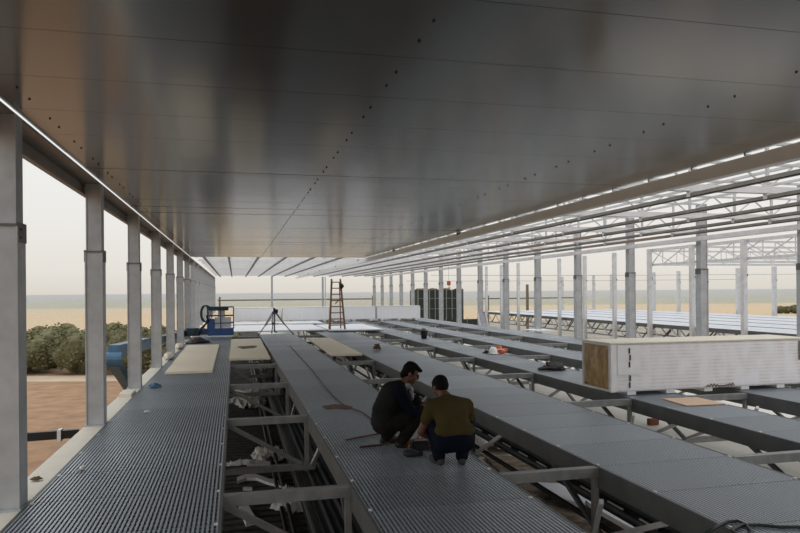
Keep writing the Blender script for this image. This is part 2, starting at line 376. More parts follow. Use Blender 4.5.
# ---------------------------------------------------------------- left columns
def column(name, w, d, h0, h1, splice, m, t=.016):
    # web faces the viewer, flanges at the sides; wider lower length up to the splice
    b = MB(); b.box(-w/2, -w/2+t, -d/2, d/2, h0, splice); b.box(w/2-t, w/2, -d/2, d/2, h0, splice); b.box(-w/2+t, w/2-t, -.008, .008, h0, splice)
    return b
def make_column(x, y, w, d, zb, zt, zs, label, group, mt, plate=True, capz=None):
    t = thing('steel_column', label, 'column', (x, y, zb), 0, group)
    th = .016
    lo = MB(); 
    for sx in (-1, 1): lo.box(x+sx*w/2-(th if sx > 0 else 0), x+sx*w/2+(th if sx < 0 else 0), y-d/2, y+d/2, zb, zs)
    lo.box(x-w/2+th, x+w/2-th, y-d/2+.02, y-d/2+.036, zb, zs)
    lo.build('lower_shaft', mt, t)
    w2 = w-.03; upb = MB()
    for sx in (-1, 1): upb.box(x+sx*w2/2-(th if sx > 0 else 0), x+sx*w2/2+(th if sx < 0 else 0), y-d/2+.02, y+d/2-.02, zs, zt)
    upb.box(x-w2/2+th, x+w2/2-th, y-d/2+.035, y-d/2+.05, zs, zt)
    upb.build('upper_shaft', mt, t)
    sp = MB(); sp.box(x-w/2-.008, x-w/2-.0005, y-d/2, y+d/2, zs-.15, zs+.02); sp.box(x+w/2+.0005, x+w/2+.008, y-d/2, y+d/2, zs-.15, zs+.02)
    for i in range(2): sp.tube((x+w/2+.008, y-d*.2, zs-.04-i*.07), (x+w/2+.018, y-d*.2, zs-.04-i*.07), .012, 6)
    sp.box(x-w/2, x+w/2, y-d/2-.006, y-d/2+.03, zs-.012, zs+.008); sp.build('splice_plate', M['steel_dark'], t)
    if plate: MB().box(x-w/2-.02, x+w/2+.02, y-d/2-.03, y+d/2+.03, zb, zb+.02).build('base_plate', mt, t)
    return t
lx = -1.045*S; CW = .235
c0 = make_column(lx, colY(0)+.12, CW, .24, -.01, CEIL-.046, Hz(.33), 'nearest left-hand steel column, cut off by the left picture edge', 'steel columns along the left side', M['galv'])
for k in range(1, 17):
    copy_tree(c0, (lx, colY(k)+.12, -.01), ORD[k]+' steel column from the camera in the left-hand row')
# left eave
t = thing('eave_beam', 'taupe steel beam along the top of the left-hand columns', 'beam', (lx, -6, Hz(.78)))
MB().box(-1.135*S, -1.125*S, -6, YEND, Hz(.765), CEIL-.045).build('web', M['taupe'], t)
MB().box(-1.135*S, -1.002*S, -6, YEND, CEIL-.045, CEIL-.020).build('top_flange', M['taupe'], t)
MB().box(-1.135*S, -1.10*S, -6, YEND, Hz(.765)-.012, Hz(.765)).build('bottom_flange', M['taupe'], t)
# white foam roll bits and plates on the ledge
b = MB(); b.box(-1.105*S, -.99*S, 13.1, 13.7, -.01, .05); tag(b.build('ledge_plate', M['ledge'], loc=(-1.05*S, 13.4, -.01)), 'pale plate lying on the sill at the third left column', 'plate')
for yy, nm in ((20.4, 'nearer'), (24.2, 'farther')):
    b = MB(); b.lump((-1.0*S, yy, .07), .12, .5, .12, 3, .12); tag(b.build('foam_roll', M['ledge'], loc=(-1.03*S, yy, -.01), smooth=True), nm+' cream foam roll lying on the sill between far left columns', 'foam roll')

# ---------------------------------------------------------------- right columns
rx = 7.55*S
r0 = make_column(rx, colY(3), .26, .26, FZ, Hz(1.42), Hz(.34), 'nearest tall steel column of the right row, rising behind the wrapped stack', 'steel columns along the right side', M['galv'], plate=True)
for k in range(2, 17):
    if k == 3: continue
    copy_tree(r0, (rx, colY(k), FZ), (ORD[k-3]+' tall steel column of the right row, counted from the wrapped stack') if k > 3 else 'tall right steel column closest to the camera, beyond the right edge')
# end posts
for j, x in enumerate((1.95, 4.68)):
    b = MB(); b.box(x*S-.09, x*S+.09, YEND-.09, YEND+.09, FZ, CEIL); tag(b.build('end_post', M['galv'], loc=(x*S, YEND, FZ)), ['slim steel post at the far end, behind the tripod', 'slim steel post at the far end, behind the wooden ladder'][j], 'post')
b = MB(); b.box(4.85*S-.05, 4.85*S+.05, YEND+.4, YEND+.5, GZ, CEIL); tag(b.build('end_post', M['galv_light'], loc=(4.85*S, YEND+.45, GZ)), 'thinner pale post just right of the one behind the wooden ladder', 'post')
# ---------------------------------------------------------------- roof girders
ZB, ZT = CEIL+.17, Hz(1.42)
def girder(y):
    t = thing('roof_girder', 'x', 'roof girder', (-1.0*S, y, ZB), 0, 'lattice roof girders across the hall')
    MB().box(-1.0*S, 7.48*S, y-.06, y+.06, ZB-.06, ZB+.06).build('bottom_chord', M['galv_white'], t)
    MB().box(-1.0*S, 7.48*S, y-.025, y+.025, ZT-.025, ZT+.025).build('top_chord', M['galv_light'], t)
    for x in (-.72, -.13, .58, 1.25, 1.95, 2.65, 3.35, 4.2, 5.06, 5.76, 6.44, 7.02):
        x *= S
        MB().bar((x, y, ZB), (x, y, ZT), .05, .05).build('web_post', M['galv_light'], t)
        for dx in (-.32, .32): MB().bar((x, y, ZB+.03), (x+dx*S, y, ZB+(ZT-ZB)*.55), .028, .028).build('web_bar', M['galv_light'], t)
    MB().box(-1.0*S, 7.48*S, y-.02, y+.02, ZB+(ZT-ZB)*.55-.02, ZB+(ZT-ZB)*.55+.02).build('middle_chord', M['galv_light'], t)
    return t
g0 = girder(colY(1)); g0['label'] = 'nearest visible lattice roof girder above the right side'
for k in range(2, 17): copy_tree(g0, (-1.0*S, colY(k), ZB), ORD[k-1]+' lattice roof girder from the camera')
# upper purlins
for j, x in enumerate((3.7, 4.6, 5.5, 6.4, 7.3)):
    b = MB(); b.box(x*S-.03, x*S+.03, -2, YEND, ZT+.025, ZT+.085)
    tag(b.build('roof_purlin', M['galv_light'], loc=(x*S, -2, ZT+.025)), ORD[j]+' thin upper purlin right of the ceiling, resting on the girders', 'purlin', 'thin upper purlins')
# rails hung under the girders
RAILS = [(-.72, 17), (-.13, 17), (.58, 17), (1.25, 17), (1.95, 17), (2.65, 17), (4.2, 1), (5.06, 1), (5.76, 1), (6.44, 1), (7.02, 1)]
for j, (x, s0) in enumerate(RAILS):
    ya = 16.9*S if s0 == 17 else -4; X = x*S
    lab = (ORD[j]+' rail from the left under the open far roof') if j < 6 else ORD[j-6]+' dark hung rail to the right of the ceiling edge beam'
    t = thing('ceiling_rail', lab, 'rail', (X, ya, CEIL-.01), 0, 'hung ceiling rails')
    b = MB(); b.box(X-.045, X+.045, ya, YEND, CEIL, CEIL+.012); b.box(X-.045, X-.037, ya, YEND, CEIL, CEIL+.075); b.box(X+.037, X+.045, ya, YEND, CEIL, CEIL+.075)
    b.build('channel', M['rail'], t)
    if j in (8, 10):
        MB().box(X-.048, X+.048, colY(3)+.3, colY(4)+1.6, CEIL-.004, CEIL+.06).build('primed_length', M['rust'], t)
    h0 = None
    for k in range(1, 17):
        if colY(k) < ya: continue
        if h0 is None: h0 = MB().box(X-.05, X+.05, colY(k)-.05, colY(k)+.05, CEIL+.01, CEIL+.11).build('hanger', M['galv_light'], t); hk = k
        else:
            o = h0.copy(); COL.objects.link(o); o.parent = t; o.location = (0, colY(k)-colY(hk), 0)
for q, k in enumerate([8.25, 8.5, 8.75, 9.33, 9.66, 10.5, 11.5]):
    y = (3.5+2.1*k)*S; b = MB(); b.box(-.95*S, 7.5*S, y-.03, y+.03, CEIL+.10, CEIL+.15)
    tag(b.build('ceiling_batten', M['galv_white'], loc=(-.95*S, y, CEIL+.11)), ORD[q]+' pale batten across the rails past the ceiling end', 'batten', 'pale battens past the ceiling end')
# edge beam along the ceiling's right side
ex0, ex1 = 3.215*S, 3.29*S
t = thing('edge_beam', 'cream box beam along the right edge of the metal ceiling', 'beam', (ex0, -4, CEIL-.19))
yy = -4.0; ks = [-4.0]+[colY(k)-.5 for k in (3, 5, 7, 9, 11, 13, 15)]+[YEND]
for a, c in zip(ks[:-1], ks[1:]):
    MB().box(ex0, ex1, a+.01, c-.01, CEIL-.19, CEIL-.022).build('beam_length', M['cream'], t)
    if a > -3: MB().box(ex0-.02, ex1+.01, a-.10, a+.14, CEIL-.06, CEIL-.0).build('joint_bracket', M['black'], t)
b = MB(); y = 3.0
h0 = None
while y < 16.8*S:
    if h0 is None: h0 = MB().box(ex0-.03, ex0+.05, y, y+.03, CEIL-.022, CEIL).build('spacer', M['galv'], t); ys = y
    else:
        o = h0.copy(); COL.objects.link(o); o.parent = t; o.location = (0, y-ys, 0)
    y += P1
# eave beam over right row
b = MB(); b.box(rx-.32, rx-.18, colY(1), YEND, Hz(.80), Hz(.872)); tag(b.build('eave_beam', M['galv_white'], loc=(rx-.25, colY(1), Hz(.8))), 'pale steel beam running along the right column row', 'beam')

# ---------------------------------------------------------------- second hall to the right
D2 = 1.1; z2 = S*(1-D2)
for j, (a, c) in enumerate(((13.25, 14.75), (14.95, 16.45), (16.65, 18.15), (18.35, 19.85), (20.05, 21.6))):
    X0, X1 = a*S, c*S; ya, yb = 4.5*S, 36*S
    t = thing('walkway', ['front', 'second', 'third', 'fourth', 'farthest'][j]+' pale walkway of the second hall beyond the right columns', 'walkway', (X0, ya, z2-.25), 0, 'pale walkways of the second hall')
    MB().box(X0, X1, ya, yb, z2-.05, z2).build('deck_plate', M['pale'], t)
    MB().box(X0-.03, X0, ya, yb, z2-.22, z2).build('side_beam', M['fascia'], t)
    if j < 2:
        st = 1.05*S; y = ya; q = 0
        b1 = None
        while y < yb-st and q < 45:
            if b1 is None:
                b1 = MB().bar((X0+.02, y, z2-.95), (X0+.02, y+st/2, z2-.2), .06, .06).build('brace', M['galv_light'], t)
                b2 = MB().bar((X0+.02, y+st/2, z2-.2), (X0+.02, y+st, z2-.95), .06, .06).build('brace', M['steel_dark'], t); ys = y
            else:
                for bb in (b1, b2):
                    o = bb.copy(); COL.objects.link(o); o.parent = t; o.location = (0, y-ys, 0)
            y += st; q += 1
        MB().box(X0, X0+.08, ya, yb, z2-1.02, z2-.94).build('bottom_beam', M['beam'], t)
x2 = 13.07*S
def slim_column(x, y, z0, z1, w, lab, grp):
    t = thing('steel_column', lab, 'column', (x, y, z0), 0, grp)
    MB().box(x-w/2, x+w/2, y-w/2, y+w/2, z0, z1).build('shaft', M['galv_light'], t)
    b = MB(); b.box(x+w/2-.03, x+w/2+.02, y-w/2-.02, y+w/2, Hz(.35), Hz(.40)); b.box(x+w/2, x+w/2+.03, y-.04, y+.04, Hz(.62), Hz(.66)); b.build('bracket', M['steel_dark'], t)
    return t
s0 = slim_column(x2, 15.3*S, GZ, Hz(1.33), .22, 'pale column of the second hall, front row, nearest in view', 'front columns of the second hall')
for k in range(-1, 10):
    if k == 0: continue
    copy_tree(s0, (x2, (15.3+2.1*k)*S, GZ), ('pale front-row column of the second hall, '+ORD[k]+' beyond the nearest in view') if k > 0 else 'pale front-row column of the second hall just beyond the right edge')
x3 = 21.9*S
s1 = slim_column(x3, (28.4-21.9*math.sin(YAW))/math.cos(YAW)*S, GZ, Hz(.95), .26, 'slim back-row column of the second hall, nearest in view', 'back columns of the second hall')
for k in range(1, 10): copy_tree(s1, (x3, s1.location.y+2.1*k*S, GZ), 'slim back-row column of the second hall, '+ORD[k]+' beyond the nearest in view')
def ygirder(x, ya, yb, za, zb_, lab, n, mt, st):
    t = thing('lattice_girder', lab, 'girder', (x, ya, za), 0)
    MB().box(x-.05, x+.05, ya, yb, za-.06, za+.06).build('bottom_chord', mt, t)
    MB().box(x-.06, x+.06, ya, yb, zb_-.08, zb_+.08).build('top_chord', mt, t)
    y = ya
    while y < yb-.1:
        MB().bar((x, y, zb_), (x, min(y+st, yb), za), .045, .045).build('web_bar', mt, t)
        MB().bar((x, y, za), (x, y, zb_), .04, .04).build('web_bar', mt, t)
        y += st
    return t
ygirder(x2+.2, 9.5*S, 19.55*S, Hz(.815), Hz(1.29), 'long lattice girder over the front columns of the second hall', 10, M['galv_light'], 1.05*S)
def xgirder(y, xa, xb, za, zb_, lab, st):
    t = thing('lattice_girder', lab, 'girder', (xa, y, za), 0)
    MB().box(xa, xb, y-.05, y+.05, za-.06, za+.06).build('bottom_chord', M['galv_light'], t)
    MB().box(xa, xb, y-.05, y+.05, zb_-.05, zb_+.05).build('top_chord', M['galv_light'], t)
    x = xa
    while x < xb-.1:
        MB().bar((x, y, zb_), (min(x+st, xb), y, za), .04, .04).build('web_bar', M['galv_light'], t)
        MB().bar((x, y, za), (x, y, zb_), .03, .03).build('web_bar', M['galv_light'], t)
        x += st
    return t
for k, nm in ((0, 'nearest'), (1, 'middle'), (2, 'farthest')):
    xgirder((15.3+2.1*k)*S+.2, x2+.26, x3-.2, Hz(.83), Hz(1.27), nm+' lattice girder crossing the second hall at the right edge', .95*S)
# wires
for j, (h, y) in enumerate(((.50, 30), (.66, 26))):
    b = MB(); b.path([(7.6*S+i*2.2*S, y*S, Hz(h)-.04*math.sin(i*.5)) for i in range(9)], .012, 5)
    tag(b.build('cable', M['steel_dark'], loc=(7.6*S, y*S, Hz(h))), ['lower', 'upper'][j]+' thin wire strung across the view behind the right columns', 'cable')

# ---------------------------------------------------------------- far end guard rails
def guard(xa, xb, y, z, posts, lab):
    t = thing('guard_rail', lab, 'rail', (xa, y, GZ))
    MB().bar((xa, y, z), (xb, y, z), .1, .13).build('rail', M['farrail'], t)
    for x in posts: MB().box(x-.09, x+.09, y-.08, y+.08, GZ, z+.35).build('post', M['farrail'], t)
YG = YEND+3
guard(-.9*S, 7.85*S, YG, S*(1-.38), (-.8*S, 7.8*S), 'brown horizontal rail closing the far end, behind ladder and tripod')
guard(14.2*S, 21.5*S, YG, S*(1-.44), (14.3*S, 14.9*S), 'brown horizontal rail far off behind the right columns')
b = MB(); b.box(18.0*S, 18.0*S+.25, 40*S, 40*S+.25, GZ, Hz(.42)); tag(b.build('brown_post', M['farrail'], loc=(18*S, 40*S, GZ)), 'lone dark brown post standing far off between the right columns', 'post')

# ---------------------------------------------------------------- pixel rays laid onto a level, for the small loose things
def P(u, v, z=0):
    xr = u-400; yr = 292.07-v; x = xr*math.cos(ROLL)+yr*math.sin(ROLL); y = -xr*math.sin(ROLL)+yr*math.cos(ROLL)
    zc = (z-S)*FPX/y; xc = x*zc/FPX; return Vector((xc*math.cos(YAW)+zc*math.sin(YAW), -xc*math.sin(YAW)+zc*math.cos(YAW), z))
# ---------------------------------------------------------------- wrapped panel stacks
def stack(loc, L, D, H, lab, blocks, fine=True):
    t = thing('wrapped_panel_stack', lab, 'panel stack', loc, 0, None if fine else 'wrapped panel stacks across the far end')
    x, y, z = loc; zb = z+(.06 if fine else .10)
    b = MB(); b.box(x+.10, x+L, y, y+D, zb, zb+H-.03)
    b.build('panels', M['wrap'] if fine else M['filmwhite'], t, bevel=.03)
    b = MB(); b.box(x+.02, x+L+.015, y-.012, y+D+.012, zb+H-.028, zb+H); b.build('top_sheet', M['cream_top'] if fine else M['filmwhite'], t, bevel=.015)
    if fine:
        b = MB(); b.lump((x+.12, y+D/2, zb+H*.5), .06, D*.46, H*.47, 5, .04, 24, 14, flat=False)
        w = MB(); n = 12
        vs = []; 
        for j in range(n+1):
            for i in range(n+1):
                u, v = i/n, j/n; bul = .05*(math.sin(math.pi*u)*math.sin(math.pi*v))**.5+.012*math.sin(17*u+9*v)*math.sin(math.pi*u)*math.sin(math.pi*v)
                vs.append((x+.10-bul, y+.06+u*(D-.09), zb+.03+v*(H-.09)))
        w.add(vs, [(j*(n+1)+i, j*(n+1)+i+1, (j+1)*(n+1)+i+1, (j+1)*(n+1)+i) for j in range(n) for i in range(n)])
        k = len(w.v); w.add([(x+.14, y+.07, zb+.05), (x+.14, y+D-.07, zb+.05), (x+.14, y+D-.07, zb+H-.08), (x+.14, y+.07, zb+H-.08)], [(0, 1, 2, 3)])
        w.build('wool_end', M['wool'], t, smooth=True)
        f = MB()
        f.box(x+.03, x+.16, y-.014, y+.07, zb, zb+H-.03); f.box(x+.05, x+.16, y+D-.03, y+D+.01, zb, zb+H-.03); f.box(x+.05, x+.16, y+.05, y+D-.05, zb, zb+.03); f.box(x+.05, x+.16, y+.05, y+D-.05, zb+H-.06, zb+H-.03)
        f.build('film_corner', M['wrapwhite'], t, bevel=.012)
        f = MB(); f.box(x+.16, x+.62, y-.016, y-.001, zb+.30, zb+H-.04); f.build('film_flap', M['wrapwhite'], t, bevel=.004)
        s = MB()
        for k in range(6):
            if k == 2: continue
            zz = zb+.07+k*.12; s.box(x+.385+.01*math.sin(k*2), x+.41+.01*math.sin(k*2), y-.028, y-.017, zz, zz+.10)
        s.build('strap', M['rubber'], t)
        s = MB()
        for k in range(9):
            xx = x+1.95+k*.065; s.path([(xx, y-.01, zb+.02), (xx+.03, y-.02, zb+.06+.02*math.sin(k)), (xx+.07, y-.012, zb+.03)], .009, 5)
        s.build('film_tear', M['mark'], t)
        s = MB(); s.box(x+L-.25, x+L-.21, y-.022, y-.012, zb+.45, zb+H-.05); s.box(x+L-.2, x+L-.17, y-.022, y-.012, zb+.1, zb+.3); s.build('strap', M['farrail'], t)
    for k in range(blocks):
        bx = x+(.35+k*(L-.7)/(blocks-1)) if not fine else x+.38+k*.78
        MB().box(bx, bx+.17, y+.03, y+D-.03, z, zb).build('foam_block', M['foam'], t)
    return t
M['cream_top'] = mat('cream_top_sheet', (.70, .65, .54), .5)
stack((6.30, 10.62, .012), 4.2, 1.02, .86, 'large film-wrapped panel stack with brown wool end on the right walkways', 5)
ps = [-.19, 2.83, 5.85, 8.87]
for j, x in enumerate(ps):
    stack((x, 43.2, 0.012), 3.0, 1.0, .84, ['leftmost white wrapped stack at the far end, just right of the blue lift', 'second white wrapped stack from the left, right behind the tripod', 'white wrapped stack at the far end behind the wooden ladder', 'rightmost white wrapped stack at the far end, before the dark container'][j], 3, fine=False)

# ---------------------------------------------------------------- boards
def flat(name, pts, h, m, lab, cat, z=0.006, grp=None):
    b = MB(); b.quadprism(pts, z, z+h); c = (sum(p[0] for p in pts)/len(pts), sum(p[1] for p in pts)/len(pts), z)
    return tag(b.build(name, m, loc=c, bevel=.004), lab, cat, grp)
flat('insulation_board', [(-1.56, 16.4), (-.52, 16.4), (-.54, 24.7), (-1.62, 24.7)], .06, M['board'], 'long cream board lying on the left walkway beside the columns', 'board')
t = thing('insulation_board', 'cream board with a brown smear bridging the gap before the tripod walkway', 'board', (.4, 23, .006))
MB().quadprism([(-.16, 19.2), (.95, 19.2), (.97, 27.3), (-.14, 27.3)], .008, .07).build('board', M['board'], t, bevel=.004)
sm = MB(); pts = [(.40+.30*math.cos(a)*(1+.2*math.sin(3*a)), 23.0+.75*math.sin(a)*(1+.3*math.sin(2*a+1))) for a in [i*math.pi/9 for i in range(18)]]
sm.quadprism(pts, .0705, .072); sm.build('smear', M['mark'], t)
flat('insulation_board', [(2.72, 19.6), (3.60, 19.5), (3.66, 26.8), (2.80, 27.0)], .06, M['board'], 'cream board bridging the gap right of the tripod walkway', 'board', z=.008)
flat('plywood_sheet', [(7.0, 10.12), (7.66, 10.1), (7.66, 9.38), (6.94, 9.4)], .012, M['tan'], 'small tan sheet lying on the walkway in front of the wrapped stack', 'sheet')
# white sheets across the far decks
for j, (xa, xb, ya, yb, z, lab) in enumerate(((-.6, 4.2, 32.2, 38.0, .05, 'broad white sheet spanning the far end behind the tripod'), (4.3, 6.9, 31.6, 37.4, .05, 'white sheet at the far end right of the wooden ladder'),
        (-.4, 5.0, 39.4, 42.4, .05, 'narrow white sheet in front of the far wrapped stacks'))):
    t = thing('white_sheet', lab, 'sheet', (xa, ya, .008))
    MB().box(xa, xb, ya, yb, z, z+.05).build('sheet', M['white'], t, bevel=.008)
    for xx in (xa+.3, (xa+xb)/2, xb-.5): MB().box(xx, xx+.12, ya+.02, yb-.1, .008, z).build('bearer', M['steel_dark'], t)
p = P(537, 331); flat('white_sheet', [(p.x-.3, p.y-.6), (p.x+.55, p.y-.6), (p.x+.5, p.y+.8), (p.x-.4, p.y+.7)], .05, M['white'], 'small white offcut lying on the outermost right walkway', 'sheet')

# ---------------------------------------------------------------- ladder
def ladder():
    x, y = 4.74, 32.5
    t = thing('step_ladder', 'tall orange-brown wooden step ladder standing at the far end', 'ladder', (x, y, .10))
    H = 2.5; wb, wt = .36, .21
    for sx in (-1, 1):
        MB().bar((x+sx*wb, y-.35, .10), (x+sx*wt, y, H), .075, .09).build('front_stile', M['wood'], t)
        MB().bar((x+sx*(wb-.07), y+.5, .10), (x+sx*(wt-.03), y+.06, H*.93), .05, .05).build('rear_leg', M['wood'], t)
    for k in range(8):
        f = (k+.7)/8.2; w = wb+(wt-wb)*f
        MB().box(x-w, x+w, y-.35+.35*f-.07, y-.35+.35*f+.07, .10+(H-.1)*f-.025, .10+(H-.1)*f+.02).build('tread', M['wood'], t)
    MB().bar((x-.05, y-.12, 1.32), (x+.24, y+.1, 1.6), .04, .04).build('spreader', M['wood'], t)
    return t
ladder()
b = MB(); b.lump((5.0, 32.4, 2.16), .10, .08, .13, 9, .2, flat=False); tag(b.build('work_glove', M['rubber'], loc=(5.02, 32.45, 2.05), smooth=True), 'dark glove hanging on the right stile of the wooden ladder', 'glove')
# ---------------------------------------------------------------- tripod
def tripod():
    x, y = 1.72, 30.9
    t = thing('survey_tripod', 'grey survey tripod with a black instrument at the walkway end', 'tripod', (x, y, .0))
    MB().tube((x, y, .12), (x, y, 1.02), .035, 10).build('centre_column', M['steel_dark'], t)
    MB().box(x-.09, x+.09, y-.07, y+.07, .98, 1.03).build('head_plate', M['black'], t)
    h = MB(); h.box(x-.05, x+.05, y-.07, y+.07, 1.03, 1.16); h.box(x+.03, x+.16, y-.06, y+.05, .96, 1.12); h.tube((x-.02, y-.1, 1.16), (x-.02, y+.1, 1.18), .035, 10); h.build('instrument', M['black'], t, bevel=.01)
    for k in range(3):
        a = math.radians(95+120*k); ex, ey = x+.88*math.cos(a), y+.88*math.sin(a); px, py = -math.sin(a)*.06, math.cos(a)*.06
        l = MB()
        for s_ in (-1, 1): l.tube((x+.05*math.cos(a)+s_*px, y+.05*math.sin(a)+s_*py, 1.0), (x+.50*math.cos(a)+s_*px*.6, y+.50*math.sin(a)+s_*py*.6, .42), .020, 6)
        l.tube((x+.42*math.cos(a), y+.42*math.sin(a), .52), (ex, ey, .02), .022, 6); l.build('leg', M['steel_dark'], t)
        MB().lathe([(.03, 0), (.035, .03), (.015, .06)], (ex, ey, 0), 8).build('foot', M['black'], t)
        MB().tube((x, y, .5), (x+.47*math.cos(a), y+.47*math.sin(a), .46), .012, 5).build('stay', M['steel_dark'], t)
    return t
tp = tripod()

# ---------------------------------------------------------------- boom lift
def boom():
    bx, by = -1.10, 29.3; z0 = .10; w, d = 1.05, .75
    t = thing('boom_lift', 'blue boom lift whose basket stands at the end of the left walkway', 'boom lift', (bx, by, GZ))
    MB().box(bx, bx+w, by, by+d, z0, z0+.30).build('basket_tray', M['blue'], t, bevel=.02)
    r = MB()
    for zz in (.62, .92, 1.28):
        for (p, q) in (((bx, by), (bx+w, by)), ((bx+w, by), (bx+w, by+d)), ((bx+w, by+d), (bx, by+d)), ((bx, by+d), (bx, by))): r.tube((*p, zz), (*q, zz), .022, 6)
    for xx in (0, .5, 1):
        for yy in (0, 1): r.tube((bx+w*xx, by+d*yy, z0+.28), (bx+w*xx, by+d*yy, 1.28), .022, 6)
    r.build('basket_rail', M['blue'], t)
    MB().box(bx+.28, bx+.95, by+.04, by+.06, .42, .86).build('side_screen', M['clip'], t)
    MB().box(bx+.42, bx+.70, by+.10, by+.22, .86, 1.14).build('document_box', M['board'], t, bevel=.01)
    MB().box(bx+.02, bx+.28, by-.03, by+.25, .35, .80).build('lower_case', M['blue'], t, bevel=.02)
    MB().box(bx+.05, bx+.85, by-.05, by+.12, 1.14, 1.27).build('control_panel', M['teal'], t, bevel=.02)
    for k in range(3):
        hs = MB(); hs.path([(bx-.12+k*.05+.2*math.cos(a)*(.8+.1*k), by-.02, 1.02+.34*math.sin(a)) for a in [math.radians(i*24) for i in range(16)]], .022, 6); hs.build('hose', M['teal'], t, smooth=True)
    hs = MB(); hs.path([(bx-.02, by, .95), (bx+.02, by-.02, .7), (bx-.15, by, .5), (bx-.32, by, .35), (bx-.35, by+.05, .12)], .05, 8); hs.build('hose', M['rubber'], t, smooth=True)
    # jib to the elbow outside the building
    MB().bar((bx+.1, by+.35, .28), (bx-.95, by+.4, .22), .16, .22).build('jib', M['blue'], t)
    k = MB(); k.box(bx-.85, bx-.35, by+.1, by+.3, .10, .42); k.tube((bx-.6, by+.05, .3), (bx-.6, by+.5, .3), .12, 12); k.build('jib_pivot', M['teal'], t, bevel=.01)
    E_ = Vector((-3.2, 19.8, .30)); J = Vector((bx-.95, by+.4, .20))
    MB().bar(J, E_+(J-E_)*.45, .20, .24).build('fly_boom', M['teal'], t)
    MB().bar(E_+(J-E_)*.35, E_, .30, .34).build('main_boom', M['blue_light'], t)
    MB().tube(E_+Vector((-.22, -.05, -.2)), E_+Vector((.22, -.05, -.2)), .19, 14).build('elbow', M['blue_light'], t)
    B_ = Vector((-2.95, 26.5, -2.9))
    MB().bar(E_+Vector((.0, 0, -.3)), B_, .26, .28).build('lower_boom', M['blue_light'], t)
    MB().tube(E_+Vector((.22, 1.2, -.25)), B_+Vector((.22, -1.5, .6)), .07, 10).build('lift_cylinder', M['galv_light'], t)
    MB().box(-3.5, -2.45, 24.6, 28.4, GZ+.5, GZ+1.35).build('chassis', M['blue'], t, bevel=.06)
    for xx in (-3.6, -2.55):
        for yy in (25.3, 27.7): MB().tube((xx, yy, GZ+.42), (xx+.22, yy, GZ+.42), .42, 20).build('wheel', M['rubber'], t)
boom()

# ---------------------------------------------------------------- things outside, left
t = thing('outrigger_rail', 'dark steel rail sticking out below the sill beside the nearest column', 'rail', (-3.2, 9.3, -.6))
A_ = P(10, 438, -.55); B2 = P(79, 433, -.55)
MB().bar(A_, B2, .12, .14).build('rail', M['black'], t)
cmid = A_+(B2-A_)*.72; MB().box(cmid.x-.03, cmid.x+.03, cmid.y-.09, cmid.y+.09, -.66, -.46).build('clamp', M['clip'], t)
MB().box(B2.x-.12, B2.x-.02, B2.y-.06, B2.y+.06, -.78, -.55).build('stub', M['steel_dark'], t)
MB().bar((B2.x-.1, B2.y, -.66), (-1.05*S, B2.y, -.66), .08, .08).build('bracket', M['steel_dark'], t)
# bushes
def foliage(seed, rx_, rz_, n=1500):
    b = MB(); rr = random.Random(seed); b.lump((0, 0, rz_*.98), rx_*.8, rx_*.8, rz_*.85, seed, .3, 18, 12, flat=False)
    for _ in range(n):
        th = rr.uniform(0, 2*math.pi); ph = math.acos(rr.uniform(-.8, 1)); k = rr.uniform(.72, 1.08)
        c = Vector((rx_*k*math.sin(ph)*math.cos(th), rx_*k*math.sin(ph)*math.sin(th), rz_*(1+.95*k*math.cos(ph))))
        s = rr.uniform(.08, .2); a = Vector((rr.uniform(-1, 1), rr.uniform(-1, 1), rr.uniform(-.6, .6))).normalized()*s; d = Vector((rr.uniform(-1, 1), rr.uniform(-1, 1), rr.uniform(-1, 1))).normalized()*s*.6
        b.add([c-a, c-d, c+a, c+d], [(0, 1, 2, 3)])
    return b
protos = []
for sd, (rx_, rz_) in enumerate(((2.0, 1.75), (1.8, 1.6), (2.2, 1.95))):
    t = thing('olive_bush', 'x', 'bush', (0, 0, GZ), 0, None)
    foliage(sd+3, rx_, rz_).build('foliage', M['leaf'], t, local=True)
    MB().tube((0, 0, -.05), (.05, 0, 1.2), .12, 8, .07).build('trunk', M['bark'], t, local=True)
    protos.append(t)
used = set(); R2 = random.Random(21)
rows = [(51, 0, 'front'), (54.6, 1.6, 'second'), (58.5, .4, 'third')]
for zc, off, rn in rows:
    st = 3.7
    x = -zc*.62+off; q = 0
    while x < -zc*.215:
        w = cz(x+R2.uniform(-.5, .5), zc+R2.uniform(-.8, .8)); k = R2.randrange(3); sc = R2.uniform(.86, 1.0)
        q += 1
        lab = 'olive bush, '+(ORD[q-1] if q <= 20 else 'last')+' from the left in the '+rn+' orchard row'
        if k not in used: o = protos[k]; used.add(k); o.location = (*w, GZ); o['label'] = lab; o.rotation_euler = (0, 0, R2.uniform(0, 6))
        else: o = copy_tree(protos[k], (*w, GZ), lab, R2.uniform(0, 6))
        o.scale = (sc, sc, sc*R2.uniform(.9, 1.1)); o['group'] = 'orchard bushes beyond the left columns'
        x += st
for j, u in enumerate((781, 787, 795)):
    w = P(u, 313.5, GZ); o = copy_tree(protos[j % 3], (w.x, w.y, GZ), ['left', 'middle', 'right'][j]+' one of three small far bushes at the right edge', j); o.scale = (.7, .7, .55); o['group'] = 'three far bushes at the right edge'
